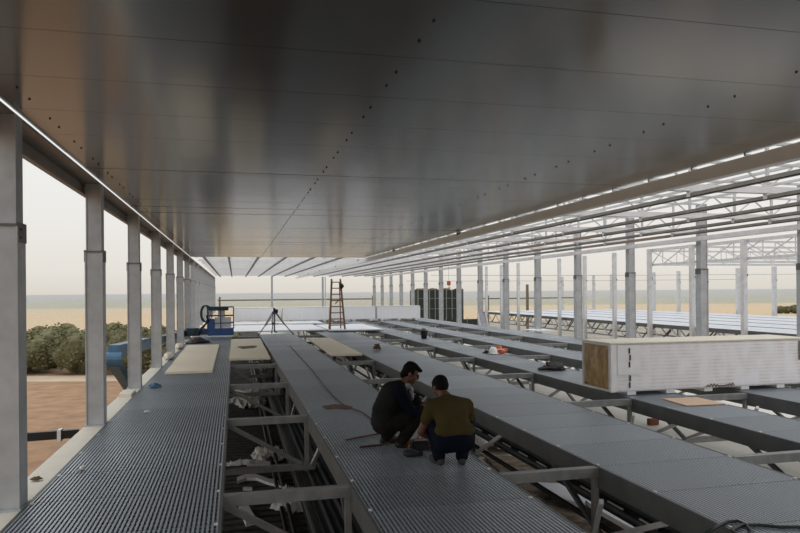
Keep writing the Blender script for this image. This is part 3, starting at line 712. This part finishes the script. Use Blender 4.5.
# dark green netted container
t = thing('netted_container', 'dark green ribbed container standing far off behind the right columns', 'container', (17.0, 62.0, GZ))
cx0 = 16.95; cy0 = 62.5; cw = 4.5
MB().box(cx0, cx0+cw, cy0, cy0+3, GZ, 2.0).build('body', M['green'], t)
for k in range(9):
    MB().box(cx0-.03+k*cw/8, cx0+.05+k*cw/8, cy0-.08, cy0, GZ, 2.1).build('rib', M['beam'], t)
for zz in (.2, 1.2): MB().box(cx0, cx0+cw, cy0-.06, cy0, zz, zz+.05).build('cross_strip', M['beam'], t)
for k in range(4): MB().lump((cx0+.5+k*1.3, cy0+1, 2.02), .5, .5, .16, k, .3).build('roof_vent', M['mark'], t, smooth=True)
t = thing('netted_fence', 'low dark green netted fence at the foot of the dark container', 'fence', (cx0+3, cy0-4, GZ))
MB().box(cx0+1.5, cx0+4.6, cy0-4.05, cy0-4, GZ, -.65).build('net', M['green'], t)
for k in range(4): MB().tube((cx0+1.5+k, cy0-4.08, GZ), (cx0+1.5+k, cy0-4.08, -.5), .035, 6).build('post', M['beam'], t)
# hook
t = thing('crane_hook', 'small orange hook block hanging above the dark container', 'hook', (12.987, 40.5, 2.35)); hp = Vector((12.987, 40.5, 0))
hz = S+(291.7-285)/FPX*(hp.x*math.sin(YAW)+hp.y*math.cos(YAW))
MB().tube((hp.x, hp.y, hz+.2), (hp.x, hp.y, CEIL+.006), .008, 5).build('cable', M['steel_dark'], t)
MB().box(hp.x-.11, hp.x+.11, hp.y-.06, hp.y+.06, hz-.02, hz+.24).build('block', M['orange'], t, bevel=.02)
MB().path([(hp.x, hp.y, hz), (hp.x+.02, hp.y, hz-.08), (hp.x+.08, hp.y, hz-.14), (hp.x+.03, hp.y, hz-.2), (hp.x-.05, hp.y, hz-.16)], .022, 6).build('hook', M['mark'], t)
# leaning white frame
p0 = P(493, 326, -.1); t = thing('leaning_frame', 'white framed panel leaning beside the right columns near the dark container', 'frame', (p0.x, p0.y, FZ))
q0 = Vector((p0.x-.42, p0.y+.1, .62)); wd = .46
for off in (0, wd):
    MB().bar((p0.x-off, p0.y-.02, -1.49), (q0.x-off, q0.y-.02, .66), .075, .06).build('rail', M['clip'], t)
pn = MB(); a1, a2, a3, a4 = Vector((p0.x, p0.y+.03, -1.45)), Vector((q0.x, q0.y+.03, .58)), Vector((q0.x-wd, q0.y+.03, .58)), Vector((p0.x-wd, p0.y+.03, -1.45)); dv = Vector((0, .02, 0))
pn.add([a1, a2, a3, a4, a1+dv, a2+dv, a3+dv, a4+dv], [(0, 1, 2, 3), (7, 6, 5, 4), (0, 4, 5, 1), (1, 5, 6, 2), (2, 6, 7, 3), (3, 7, 4, 0)]); pn.build('panel', mat('lilac_grey_panel', (.42, .40, .50), .6, 0, (.55, .53, .6), 6), t)

# ---------------------------------------------------------------- small loose things on the walkways
p = P(424, 338.7); t = thing('black_bucket', 'black bucket with green stuff in it on the narrow right walkway', 'bucket', tuple(p)); x, y = p.x, p.y
MB().lathe([(.11, 0), (.15, .30), (.16, .31), (.135, .31), (.12, .25)], (x, y, .006), 16).build('bucket', M['black'], t, smooth=True)
MB().lump((x, y, .30), .13, .13, .09, 4, .5, flat=False).build('contents', M['leaf'], t, smooth=True)
# hard hat + vest + gloves
p = P(494, 353.5)
t = thing('safety_vest', 'crumpled orange hi-vis vest lying on the narrow walkway', 'vest', (p.x+.2, p.y, 0)); MB().lump((p.x+.16, p.y, .06), .22, .18, .14, 11, .45).build('vest', M['hivis'], t, smooth=True)
MB().path([(p.x+.02, p.y-.12, .12), (p.x+.14, p.y-.16, .14), (p.x+.3, p.y-.15, .08)], .018, 6).build('reflective_band', M['clip'], t)
t = thing('hard_hat', 'white hard hat lying beside the orange hi-vis vest', 'hard hat', (p.x-.08, p.y-.06, 0))
MB().lathe([(.13, .0), (.13, .03), (.12, .10), (.09, .16), (.04, .19), (.0, .195)], (p.x-.08, p.y-.14, .02), 18).build('shell', M['helmet'], t, smooth=True)
MB().lathe([(.16, 0), (.165, .012), (.12, .025)], (p.x-.08, p.y-.16, .012), 18, 1, 1.1).build('brim', M['helmet'], t, smooth=True)
MB().bar((p.x-.08, p.y-.26, .10), (p.x-.08, p.y-.0, .215), .025, .012).build('ridge', M['helmet'], t)
for dx, dy, lab in ((-.24, -.03, 'dark glove left of the white hard hat'), (.42, -.02, 'dark glove right of the orange vest')):
    b = MB(); b.lump((p.x+dx, p.y+dy, .035), .10, .07, .06, int(dx*100)+50, .4); tag(b.build('work_glove', M['rubber'], loc=(p.x+dx, p.y+dy, 0), smooth=True), lab, 'glove')
p = P(552, 370.5); t = thing('folded_jacket', 'black jacket with a dark red edge crumpled on the narrow walkway', 'jacket', tuple(p))
b = MB(); b.lump((p.x+.05, p.y, .06), .24, .14, .13, 21, .4); b.lump((p.x-.20, p.y, .04), .14, .09, .07, 22, .4); b.lump((p.x+.2, p.y-.05, .03), .12, .07, .06, 23, .4); b.build('jacket', M['black'], t, smooth=True)
MB().path([(p.x-.26, p.y-.07, .07), (p.x-.12, p.y-.10, .09), (p.x+.02, p.y-.12, .07)], .018, 6).build('red_edge', M['redcord'], t)
p = P(377, 350); b = MB()
b.path([(p.x+.13*math.cos(a)*(1-.012*i), p.y+.13*math.sin(a)*(1-.012*i), .03+.004*i) for i, a in [(i, i*.45) for i in range(42)]], .022, 6)
b.lump((p.x, p.y, .06), .10, .10, .07, 3, .3); tag(b.build('cable_coil', M['rustpatch'], loc=tuple(p), smooth=True), 'small brown cable coil lying on the walkway above the dark-clothed man', 'cable coil')
p = P(155, 387.5); b = MB(); b.lump((p.x, p.y, .03), .09, .08, .05, 8, .6); tag(b.build('blue_rag', M['blue_light'], loc=tuple(p), smooth=True), 'small crumpled blue rag on the left walkway', 'rag')
p = P(147, 412.5); b = MB(); b.lump((p.x, p.y, .012), .05, .06, .02, 6, .4); tag(b.build('foam_crumb', M['foam'], loc=tuple(p), smooth=True), 'tiny white foam crumb on the left walkway below the blue rag', 'foam crumb')
p = P(80, 471); t = thing('foam_nozzle', 'small cream foam piece on the left walkway nearest the camera', 'foam piece', tuple(p))
MB().lump((p.x+.015, p.y+.03, .025), .026, .04, .024, 2, .2, flat=False).build('body', M['foam'], t, smooth=True); MB().tube((p.x+.005, p.y, .02), (p.x-.03, p.y-.06, .012), .014, 8, .006).build('tip', M['foam'], t)
p = P(36, 481, -.01); b = MB(); b.lump((p.x, p.y, .012), .05, .04, .02, 9, .4); tag(b.build('bolt_scrap', M['mark'], loc=(p.x, p.y, -.01), smooth=True), 'rusty scrap lying on the pale sill near the first column', 'scrap')
p = P(198, 343); t = thing('tool_bag', 'small dark red and black bag at the far end of the left walkway', 'bag', tuple(p))
MB().lump((p.x, p.y, .08), .26, .22, .13, 31, .4).build('bag', M['redcord'], t, smooth=True); MB().lump((p.x, p.y-.1, .03), .48, .30, .07, 12, .3).build('flap', M['black'], t, smooth=True)

# rust patches and orange cable around the men
b = MB(); pts = [P(u, v, .008) for u, v in ((322, 406), (335, 404), (346, 405), (353, 407), (348, 409), (336, 408), (326, 409))]
b.add(pts+[q-Vector((0, 0, .005)) for q in pts], [tuple(range(7))]+[(i, (i+1) % 7, 7+(i+1) % 7, 7+i) for i in range(7)]); tag(b.build('sawdust_patch', M['rustpatch'], loc=tuple(pts[0])), 'thin brown sawdust patch left of the men', 'sawdust')
b = MB(); cp = [P(u, v, .02) for u, v in ((368, 404), (352, 405), (340, 411), (330, 422))]
b = MB(); b.path([P(u, v, .012) for u, v in ((333, 418), (345, 424), (360, 447), (380, 445), (395, 441), (408, 443), (420, 446))][2:], .012, 6); tag(b.build('extension_lead', M['redcord'], loc=tuple(P(400, 445))), 'dark red cord running across the deck under the dark-clothed man', 'cord')
b = MB(); b.path([P(u, v, .012) for u, v in ((346, 440), (360, 437), (378, 434), (392, 430))], .010, 6); tag(b.build('extension_lead', M['redcord'], loc=tuple(P(360, 437))), 'second dark red cord, left of the dark-clothed man', 'cord')
b = MB(); b.path([P(u, v, .010) for u, v in ((290, 346), (300, 357), (312, 370), (322, 383), (332, 395), (345, 406), (362, 412), (380, 425))], .009, 6); tag(b.build('extension_lead', M['redcord'], loc=tuple(P(322, 383))), 'long thin cord trailing along the men\'s walkway to the tripod', 'cord')
# orange cable heap
cc = Vector((2.24, 7.86, 0)); b = MB(); rr = random.Random(5); pts = []
for i in range(110):
    a = i*.42; r_ = .15+.06*math.sin(i*.37); pts.append((cc.x+r_*1.25*math.cos(a)+.02*rr.uniform(-1, 1), cc.y+r_*1.2*math.sin(a), .012+.09*(i/110)+.012*math.sin(i*1.3)))
b.path(pts, .012, 6); tag(b.build('extension_cable', M['orange'], loc=tuple(cc), smooth=True), 'heap of orange extension cable between the two crouching men', 'cable')
# drill and black case
def drill(x, y, rz):
    t = thing('power_drill', 'black cordless drill lying in front of the dark-clothed man', 'drill', (x, y, .0), rz)
    MB().tube((-.11, 0, .05), (.06, 0, .05), .038, 14).build('body', M['black'], t, local=True, smooth=False)
    MB().tube((.06, 0, .05), (.12, 0, .05), .026, 12, .018).build('chuck', M['steel_dark'], t, local=True)
    MB().bar((-.06, 0, .05), (-.10, -.13, .035), .045, .035).build('grip', M['black'], t, local=True)
    MB().box(-.15, -.05, -.20, -.12, .0, .07).build('battery', M['rubber'], t, local=True, bevel=.008)
pp = P(431, 449); drill(pp.x-.05, pp.y+.05, 2.6)
pp = P(412, 457); t = thing('tape_measure', 'round black tool lying nearest the camera between the men', 'tool', tuple(pp))
MB().lathe([(.07, 0), (.085, .015), (.085, .045), (.06, .06)], (pp.x, pp.y+.05, .004), 18, 1.1, .9).build('case', M['rubber'], t, smooth=True); MB().box(pp.x+.06, pp.x+.13, pp.y, pp.y+.05, .006, .05).build('handle', M['black'], t)
pp = P(421, 452); b = MB(); b.box(pp.x-.09, pp.x+.13, pp.y+.02, pp.y+.18, .003, .12); o = tag(b.build('tool_case', M['black'], loc=tuple(pp), bevel=.025), 'black lumpy tool case standing between the men\'s feet', 'tool case')
# brick in the bright gap
p = P(655, 425.5, FZ); t = tag(MB().box(p.x-.14, p.x+.12, p.y, p.y+.14, FZ+.003, FZ+.16).build('brick', M['brick'], loc=tuple(p), bevel=.01), 'single red brick on the concrete below the tan-board walkway', 'brick')

# ---------------------------------------------------------------- rubbish and pipes in the gaps
def strip(name, pts, z, th, m, lab, cat, wd):
    b = MB(); L = [P(u, v, z) for u, v in pts]; a = [q+Vector((0, wd/2, 0)) for q in L]; c = [q-Vector((0, wd/2, 0)) for q in L]; n = len(L)
    vs = a+c+[q+Vector((0, 0, th)) for q in a]+[q+Vector((0, 0, th)) for q in c]; fs = []
    for i in range(n-1): fs += [(i, i+1, n+i+1, n+i), (2*n+i, 3*n+i, 3*n+i+1, 2*n+i+1), (i, 2*n+i, 2*n+i+1, i+1), (n+i, n+i+1, 3*n+i+1, 3*n+i)]
    fs += [(0, n, 3*n, 2*n), (n-1, 3*n-1, 4*n-1, 2*n-1)]
    b.add(vs, fs); return tag(b.build(name, m, loc=tuple(L[0])), lab, cat)
Z = FZ+.005
strip('foam_strip', ((237, 482), (246, 478.5), (256, 478.5), (268, 483), (283, 486)), Z, .05, M['foam'], 'curved white foam strip on the dark slats between the left beams', 'foam strip', .28)
strip('foam_strip', ((243, 489.5), (252, 489.5)), Z, .03, M['foam'], 'short white foam strip just above the nearest left cross beam', 'foam strip', .12)
strip('foam_strip', ((247, 467.5), (257, 465.5), (273, 466.5)), Z, .05, M['foam'], 'flat white foam slab beside the crumpled film in the left gap', 'foam slab', .45)
strip('foam_strip', ((231, 388.5), (245, 391), (258, 393)), Z, .05, M['foam'], 'pale foam strip in the left gap farther from the camera', 'foam strip', .9)
def quadfoam(pts, lab, z=Z, th=.06):
    L = [P(u, v, z) for u, v in pts]; b = MB(); b.quadprism([(q.x, q.y) for q in L], z, z+th); return tag(b.build('foam_slab', M['foam'], loc=tuple(L[0])), lab, 'foam slab')
quadfoam(((239, 509), (248, 508), (257, 524), (246, 527)), 'white foam slab behind the nearest diagonal brace in the left gap')
def crumple(u, v, rx_, ry_, rz_, seed, lab, z=Z, n=26):
    p = P(u, v, z); b = MB(); rr = random.Random(seed)
    for k in range(n):
        a = rr.uniform(0, 6.28); r_ = rr.random()**.5; b.lump((p.x+rx_*.75*r_*math.cos(a), p.y+ry_*.75*r_*math.sin(a), z+rz_*.4*(1.2-r_)+.02), rx_*rr.uniform(.15, .35), ry_*rr.uniform(.2, .4), rz_*rr.uniform(.25, .5), seed*50+k, .7, 9, 6)
    return tag(b.build('crumpled_film', M['foam'], loc=tuple(p)), lab, 'plastic film')
crumple(289, 509, .27, .25, .35, 2, 'crumpled ball of white film right of the foam slab in the left gap')
crumple(266, 460, .38, .25, .25, 3, 'crumpled white film lying farther up the left gap')
crumple(284, 489, .05, .06, .06, 4, 'tiny ball of white film above the nearest left beam', n=8)
crumple(243, 466, .35, .15, .12, 7, 'thin trail of white film scraps left of the foam slab', n=16)
crumple(250, 404, .5, .9, .3, 5, 'pile of pale film scraps in the far left gap, near end')
crumple(236, 403, .3, .4, .2, 8, 'small pale film scrap against the left walkway edge', n=10)
crumple(262, 394, .45, .8, .25, 6, 'pile of pale film scraps in the far left gap, far end')
crumple(494, 449, .85, .9, .75, 9, 'big white crumpled film behind the olive-shirted man\'s right side', z=FZ+.01)
# foam under gap right of men
def onlevel(pts, z, th, m, name, lab, cat):
    L = [P(u, v, z) for u, v in pts]; b = MB(); b.quadprism([(q.x, q.y) for q in L], z-th, z); return tag(b.build(name, m, loc=tuple(L[0])), lab, cat)
onlevel(((484, 456), (520, 456), (548, 471), (592, 497), (660, 536), (600, 545), (548, 505), (505, 476)), FZ+.06, .05, M['soil_board'], 'dirty_board', 'dirty brown board lying in the gap right of the men', 'board')
for nm_, gx0, gx1, gz, lab in (('l', .44, 1.33, -.86, "black trough running beneath the men's walkway"), ('r', 2.10, 2.36, -.50, 'narrow black ribbed trough beneath the broad walkway right of the men')):
    t = thing('black_trough', lab, 'trough', (gx0*S, 2, gz-.04)); MB().box(gx0*S, gx1*S, 2, 34, gz-.03, gz).build('tray', M['black'], t)
    for q_ in range(4 if nm_ == 'r' else 7):
        xx = (gx0+.01+q_*.055)*S; MB().box(xx, xx+.03, 2, 34, gz, gz+.035).build('rib', M['rubber'] if q_ % 2 else M['steel_dark'], t)
    if nm_ == 'r':
        h0 = None
        for k in range(40):
            yy = 4+k*.6
            if h0 is None: h0 = MB().box(gx0*S+.06, gx0*S+.075, yy, yy+.3, gz+.036, gz+.05).build('strip', M['clip'], t); h0['label'] = 'pale strip'
            else:
                o = h0.copy(); COL.objects.link(o); o.parent = t; o.location = (0, yy-4, 0)
onlevel(((538, 482), (570, 484), (586, 500), (582, 504), (556, 496)), FZ+.2, .07, M['white'], 'foam_slab', 'white slab with broken edge in the gap right of the men', 'foam slab')
onlevel(((580, 495), (606, 500), (640, 522), (648, 533), (628, 526), (596, 508)), FZ+.2, .07, M['white'], 'foam_slab', 'curved white slab nearest the camera in the right gap', 'foam slab')
t = thing('timber_lath', 'thin pale lath along the brown board beside the men\'s walkway', 'lath', (1.5*S, 6, FZ+.125)); MB().box(1.50*S, 1.53*S, 5.3, 9.5, FZ+.125, FZ+.16).build('lath', M['ledge'], t)
# black pipes
pc = 0
for x, z, lab in ((.36, -1.42, 'black pipe lying low in the left gap, left one of two'), (.41, -1.36, 'black pipe lying low in the left gap, right one of two'), (2.06, -.68, 'black pipe hanging under the broad walkway right of the men')):
    t = thing('black_pipe', lab, 'pipe', (x*S, 3, z), 0)
    MB().tube((x*S, 3, z), (x*S, 34, z), .032, 8).build('pipe', M['black'], t, smooth=True)
t = thing('green_hose', 'dark green hose draped over the near right walkway', 'hose', tuple(P(740, 524)))
MB().path([P(u, v, .015) for u, v in ((706, 533.5), (718, 526), (728, 521.5), (738, 521), (746, 525), (752, 532), (748, 537), (738, 536), (732, 530), (742, 525), (760, 525), (780, 527), (800, 527), (812, 526))], .013, 6).build('hose', mat('dark_green_hose', (.012, .03, .022), .5), t, smooth=True)

# ---------------------------------------------------------------- people
def ball(c, r, rot=None, n=24, m=16):
    bm = bmesh.new(); bmesh.ops.create_uvsphere(bm, u_segments=n, v_segments=m, radius=1)
    M4 = Matrix.Translation(c) @ (rot or Matrix.Identity(4)) @ Matrix.Diagonal((*r, 1)); bmesh.ops.transform(bm, matrix=M4, verts=bm.verts)
    me = bpy.data.meshes.new('b'); bm.to_mesh(me); bm.free(); return me
def skin_mesh(name, nodes, edges, sub=2, root=None):
    # tapered limbs between the joints, rounded at every joint; torso joints (4 values) are wide ovals. merge() fuses all into one surface
    def rad(r): return Vector(r) if isinstance(r, (tuple, list)) else Vector((r, r, r))
    vs, fs = [], []; U, Vn = 14, 9
    unit = [(0, 0, -1)]+[(math.sin(math.pi*j/Vn)*math.cos(2*math.pi*i/U), math.sin(math.pi*j/Vn)*math.sin(2*math.pi*i/U), -math.cos(math.pi*j/Vn)) for j in range(1, Vn) for i in range(U)]+[(0, 0, 1)]
    last = len(unit)-1
    uf = [(0, 1+(i+1) % U, 1+i) for i in range(U)]+[(1+j*U+i, 1+j*U+(i+1) % U, 1+(j+1)*U+(i+1) % U, 1+(j+1)*U+i) for j in range(Vn-2) for i in range(U)]+[(last, 1+(Vn-2)*U+i, 1+(Vn-2)*U+(i+1) % U) for i in range(U)]
    for a, b_ in edges:
        p, q = Vector(nodes[a][0]), Vector(nodes[b_][0]); r1, r2 = rad(nodes[a][1]), rad(nodes[b_][1])
        n = max(2, int((q-p).length/max(.004, min(min(r1), min(r2))*.35)))
        for i in range(n+1):
            t = i/n; c = p.lerp(q, t); r = r1.lerp(r2, t); k = len(vs)
            vs += [(c.x+u[0]*r.x, c.y+u[1]*r.y, c.z+u[2]*r.z) for u in unit]; fs += [tuple(k+w for w in f) for f in uf]
    me = bpy.data.meshes.new(name); me.from_pydata(vs, [], fs); return me
def merge(meshes, voxel, name, mats, parent, smooth_it=3):
    bm = bmesh.new()
    for m in meshes: bm.from_mesh(m)
    me = bpy.data.meshes.new(name); bm.to_mesh(me); bm.free()
    o = bpy.data.objects.new(name, me); COL.objects.link(o)
    rm = o.modifiers.new('r', 'REMESH'); rm.mode = 'VOXEL'; rm.voxel_size = voxel; rm.use_smooth_shade = True
    if smooth_it: sm = o.modifiers.new('m', 'SMOOTH'); sm.factor = .5; sm.iterations = smooth_it
    dg = bpy.context.evaluated_depsgraph_get(); m2 = bpy.data.meshes.new_from_object(o.evaluated_get(dg))
    bpy.data.objects.remove(o, do_unlink=True)
    bm = bmesh.new(); bm.from_mesh(m2); seen = set(); isl = []
    for v in bm.verts:
        if v in seen: continue
        st = [v]; seen.add(v); grp = []
        while st:
            q = st.pop(); grp.append(q)
            for e_ in q.link_edges:
                w = e_.other_vert(q)
                if w not in seen: seen.add(w); st.append(w)
        isl.append(grp)
    big = max(len(g_) for g_ in isl)
    dead = [v for g_ in isl if len(g_) < big for v in g_]
    bmesh.ops.delete(bm, geom=dead, context='VERTS'); bm.to_mesh(m2); bm.free()
    m2.materials.clear(); m2.materials.append(mats)
    for p in m2.polygons: p.use_smooth = True
    q = bpy.data.objects.new(name, m2); COL.objects.link(q)
    if parent: q.parent = parent
    return q
def hand(nodes, edges, wrist, d, side, tag_):
    # palm, four fingers and thumb, curled towards -z
    d = Vector(d).normalized(); upv = Vector((0, 0, 1)); lat = d.cross(upv).normalized(); dn = lat.cross(d).normalized()*-1
    if dn.z > 0: dn = -dn
    w = Vector(wrist); out = []
    palm = w+d*.05
    nodes[tag_+'p'] = (palm, (.034, .034, .017)); edges.append((tag_+'w', tag_+'p'))
    fs = []
    for i, (off, ln) in enumerate(((-.027, .066), (-.009, .074), (.009, .07), (.026, .055))):
        n2 = {}; b0 = w+d*.055+lat*off; p1 = b0+d*.035; p2 = p1+(d*.75+dn*.65).normalized()*ln*.45; p3 = p2+(d*.2+dn).normalized()*ln*.38
        n2 = {'a': (b0, .011), 'b': (p1, .0105), 'c': (p2, .0095), 'd': (p3, .008)}; fs.append(skin_mesh('f', n2, [('a', 'b'), ('b', 'c'), ('c', 'd')], 1))
    tb = w+d*.02+lat*(.03*side); t1 = tb+(d*.6+lat*side*.9).normalized()*.036; t2 = t1+(d+dn*.7).normalized()*.032
    fs.append(skin_mesh('f', {'a': (tb, .013), 'b': (t1, .012), 'c': (t2, .0095)}, [('a', 'b'), ('b', 'c')], 1))
    return fs
def person(name, lab, loc, rz, J, cloth, look, hairlong=False):
    """J: joint name -> local position, +y forward"""
    root = thing('person', lab, 'person', loc, rz); V = Vector
    J = {k: V(v) for k, v in J.items()}
    nd = {'pel': (J['pel'], (.165, .125, .12)), 'waist': (J['waist'], (.145, .105, .11)), 'chest': (J['chest'], (.155, .105, .12)), 'nb': (J['nb'], (.085, .065, .05)), 'nk': (J['nk'], .054), 'hd': (J['hc'], .055)}
    ed = [('pel', 'waist'), ('waist', 'chest'), ('chest', 'nb'), ('nb', 'nk'), ('nk', 'hd')]
    for s in 'LR':
        nd['sh'+s] = (J['sh'+s], .068); nd['el'+s] = (J['el'+s], .046); nd['ue'+s] = ((J['sh'+s]+J['el'+s])/2, .052); nd['fa'+s] = (J['el'+s]*.65+J['wr'+s]*.35, .043); nd[s+'w'] = (J['wr'+s], .028)
        ed += [('chest', 'sh'+s), ('sh'+s, 'ue'+s), ('ue'+s, 'el'+s), ('el'+s, 'fa'+s), ('fa'+s, s+'w')]
        nd['hp'+s] = (J['hp'+s], .10); nd['th'+s] = ((J['hp'+s]+J['kn'+s])/2, .085); nd['kn'+s] = (J['kn'+s], .062); nd['cf'+s] = (J['kn'+s]*.62+J['an'+s]*.38, .058); nd['an'+s] = (J['an'+s], .04); nd['toe'+s] = (J['toe'+s], .034)
        ed += [('pel', 'hp'+s), ('hp'+s, 'th'+s), ('th'+s, 'kn'+s), ('kn'+s, 'cf'+s), ('cf'+s, 'an'+s), ('an'+s, 'toe'+s)]
    parts = []
    for s, sd in (('L', 1), ('R', -1)): parts += hand(nd, ed, J['wr'+s], J['wr'+s]-J['el'+s], sd, s)
    parts.append(skin_mesh('body', nd, ed, 2, 'pel'))
    # head: skull, jaw, nose, ears, brow, lips ; rotation from look
    hc = J['hc']; f = V(look).normalized(); side = f.cross(V((0, 0, 1))).normalized(); u = side.cross(f).normalized()
    Rm = Matrix((side, f, u)).transposed().to_4x4()
    def hp(x, y, z): return hc+side*x+f*y+u*z
    parts += [ball(hp(0, -.012, .025), (.078, .096, .088), Rm), ball(hp(0, .022, -.045), (.058, .066, .068), Rm), ball(hp(0, .062, -.085), (.030, .026, .026), Rm),
              ball(hp(0, .095, -.012), (.012, .020, .026), Rm), ball(hp(0, .102, -.028), (.017, .016, .012), Rm), ball(hp(0, .082, .018), (.05, .016, .010), Rm),
              ball(hp(0, .088, -.058), (.025, .010, .006), Rm), ball(hp(0, .084, -.068), (.021, .010, .006), Rm)]
    for sx in (-1, 1): parts += [ball(hp(sx*.079, -.005, -.012), (.011, .022, .032), Rm), ball(hp(sx*.045, .055, -.03), (.026, .022, .024), Rm)]
    body = merge(parts, .0065, 'body', M['skin'], root, 2)
    # eyes
    for sx in (-1, 1):
        e = merge([ball(hp(sx*.031, .083, .002), (.012, .009, .007), Rm, 12, 8)], .004, 'eye', M['eye'], root, 0)
    # hair
    hs = [ball(hp(0, -.028, .045), (.088, .092, .080), Rm), ball(hp(0, -.055, .0), (.078, .062, .075), Rm), ball(hp(0, .045, .085), (.062, .045, .032), Rm)]
    if hairlong: hs += [ball(hp(0, -.075, -.035), (.068, .045, .065), Rm), ball(hp(0, .085, .075), (.050, .035, .024), Rm), ball(hp(.0, -.02, .10), (.07, .08, .04), Rm)]
    for sx in (-1, 1): hs.append(ball(hp(sx*.074, .012, .02), (.014, .022, .034), Rm))
    merge(hs, .008, 'hair', M['hair'], root, 1)
    k = cloth
    def sub(ns, es, infl, nm, m_, vox=.011, extra=None, sm=3):
        n2 = {n: (nd[n][0], tuple(q+infl.get(n, k['t']) for q in (nd[n][1] if isinstance(nd[n][1], tuple) else (nd[n][1],)*3))) for n in ns}
        ms = [skin_mesh(nm, n2, es, 2, ns[0])]+(extra or [])
        return merge(ms, vox, nm, m_, root, sm)
    lg = []
    for s in 'LR': lg += [('pel', 'hp'+s), ('hp'+s, 'th'+s), ('th'+s, 'kn'+s), ('kn'+s, 'cf'+s), ('cf'+s, 'an'+s)]
    sub(['pel', 'waist']+[q+s for s in 'LR' for q in ('hp', 'th', 'kn', 'cf', 'an')], [('pel', 'waist')]+lg, {'pel': .018, 'waist': .008, 'anL': .030, 'anR': .030, 'cfL': .022, 'cfR': .022, 'thL': .02, 'thR': .02, 'knL': .02, 'knR': .02}, 'trousers', k['leg'])
    for s in 'LR':
        a, b_ = J['an'+s], J['toe'+s]; d = (b_-a); d.z = 0; d.normalize()
        fl = V((a.x, a.y, 0)); heel = fl-d*.045+V((0, 0, .035)); mid = fl+d*.09+V((0, 0, .034)); toe = fl+d*.19+V((0, 0, .030))
        merge([skin_mesh('shoe', {'h': (heel, .042), 'm': (mid, .046), 't': (toe, .034), }, [('h', 'm'), ('m', 't')], 2), ball(fl+V((0, 0, .07))+d*.01, (.05, .055, .055))], .008, 'shoe', k['shoe'], root, 1)
    arm = [e_ for s in 'LR' for e_ in (('chest', 'sh'+s), ('sh'+s, 'ue'+s))]; an = ['sh'+s for s in 'LR']+['ue'+s for s in 'LR']
    hem = J['waist']*.35+J['pel']*.65
    back = [ball(J['back'], k['backr'])] if 'back' in J else []
    if k['kind'] == 'tee':
        fl = [ball(J['hemc'], k['hemr'])]
        sub(['chest', 'waist', 'pel', 'nb']+an, [('chest', 'waist'), ('waist', 'pel'), ('chest', 'nb')]+arm, {'chest': .045, 'waist': .04, 'pel': .012, 'nb': .005, 'ueL': .022, 'ueR': .022, 'shL': .022, 'shR': .022}, 'shirt', k['top'], extra=back+fl)
    else:
        an2 = an+['el'+s for s in 'LR']+['fa'+s for s in 'LR']; ar2 = arm+[e_ for s in 'LR' for e_ in (('ue'+s, 'el'+s), ('el'+s, 'fa'+s))]
        sub(['chest', 'waist', 'nb']+an2, [('chest', 'waist'), ('chest', 'nb')]+ar2, {'chest': .02, 'waist': .02, 'nb': .012}, 'shirt', k['top'])
        sub(['chest', 'waist', 'pel', 'nb'], [('chest', 'waist'), ('waist', 'pel'), ('chest', 'nb')], {'chest': .055, 'waist': .055, 'pel': .04, 'nb': .02}, 'vest', k['vest'], extra=back)
        merge([ball(J['nb']+V((.01, .055, .0)), (.08, .055, .045)), ball(J['nb']+V((.03, .12, -.07)), (.05, .035, .08)), ball(J['nb']+V((.05, .13, -.12)), (.04, .03, .06))], .010, 'scarf', M['scarf'], root, 1)
    return root
M['eye'] = mat('dark_eye', (.02, .015, .012), .3)
# right man: seen from behind, olive shirt
J1 = dict(pel=(.01, -.10, .29), waist=(.01, -.04, .42), chest=(.0, .05, .57), nb=(-.02, .11, .69), nk=(-.04, .17, .735), hc=(-.055, .235, .80),
          shL=(-.185, .09, .61), shR=(.19, .09, .60), elL=(-.285, .20, .33), elR=(.285, .20, .34), wrL=(-.14, .37, .22), wrR=(.09, .43, .27),
          hpL=(-.10, -.08, .26), hpR=(.11, -.08, .26), knL=(-.16, .30, .50), knR=(.27, .24, .42), anL=(-.13, .05, .085), anR=(.11, -.0, .085), toeL=(-.15, .19, .035), toeR=(.15, .15, .035),
          back=(.0, -.0, .50), hemc=(.01, -.075, .385))
person('olive', 'crouching person in an olive t-shirt seen from behind, working over the deck', (2.25, 6.95, .0), 0, J1,
       dict(kind='tee', t=.02, leg=M['navy'], top=M['olive'], shoe=M['shoe'], hemr=(.225, .15, .10), backr=(.185, .12, .17)), (-.15, .80, -.58))
# left man: profile, dark vest
J2 = dict(pel=(0, -.14, .29), waist=(0, -.13, .42), chest=(0, -.04, .60), nb=(0, .06, .72), nk=(0, .12, .775), hc=(0, .19, .865),
          shL=(-.185, .03, .665), shR=(.185, .03, .665), elL=(-.20, .24, .46), elR=(.22, .17, .42), wrL=(-.06, .42, .45), wrR=(.06, .36, .49),
          hpL=(-.10, -.13, .25), hpR=(.10, -.13, .25), knL=(-.15, .26, .50), knR=(.16, .28, .42), anL=(-.13, -.10, .085), anR=(.13, .06, .085), toeL=(-.15, .05, .035), toeR=(.15, .20, .035),
          back=(0, -.115, .50))
person('vest', 'crouching person in a dark vest and navy sleeves facing the olive-shirted one', (1.88, 8.0, .0), math.radians(-96), J2,
       dict(kind='vest', t=.018, leg=M['trouser'], top=M['navy'], vest=M['vest'], shoe=M['dkshoe'], backr=(.175, .12, .20)), (.12, .88, -.40), True)
for o in bpy.data.objects:
    for k_ in ('_w', '_y'):
        if k_ in o.keys(): del o[k_]
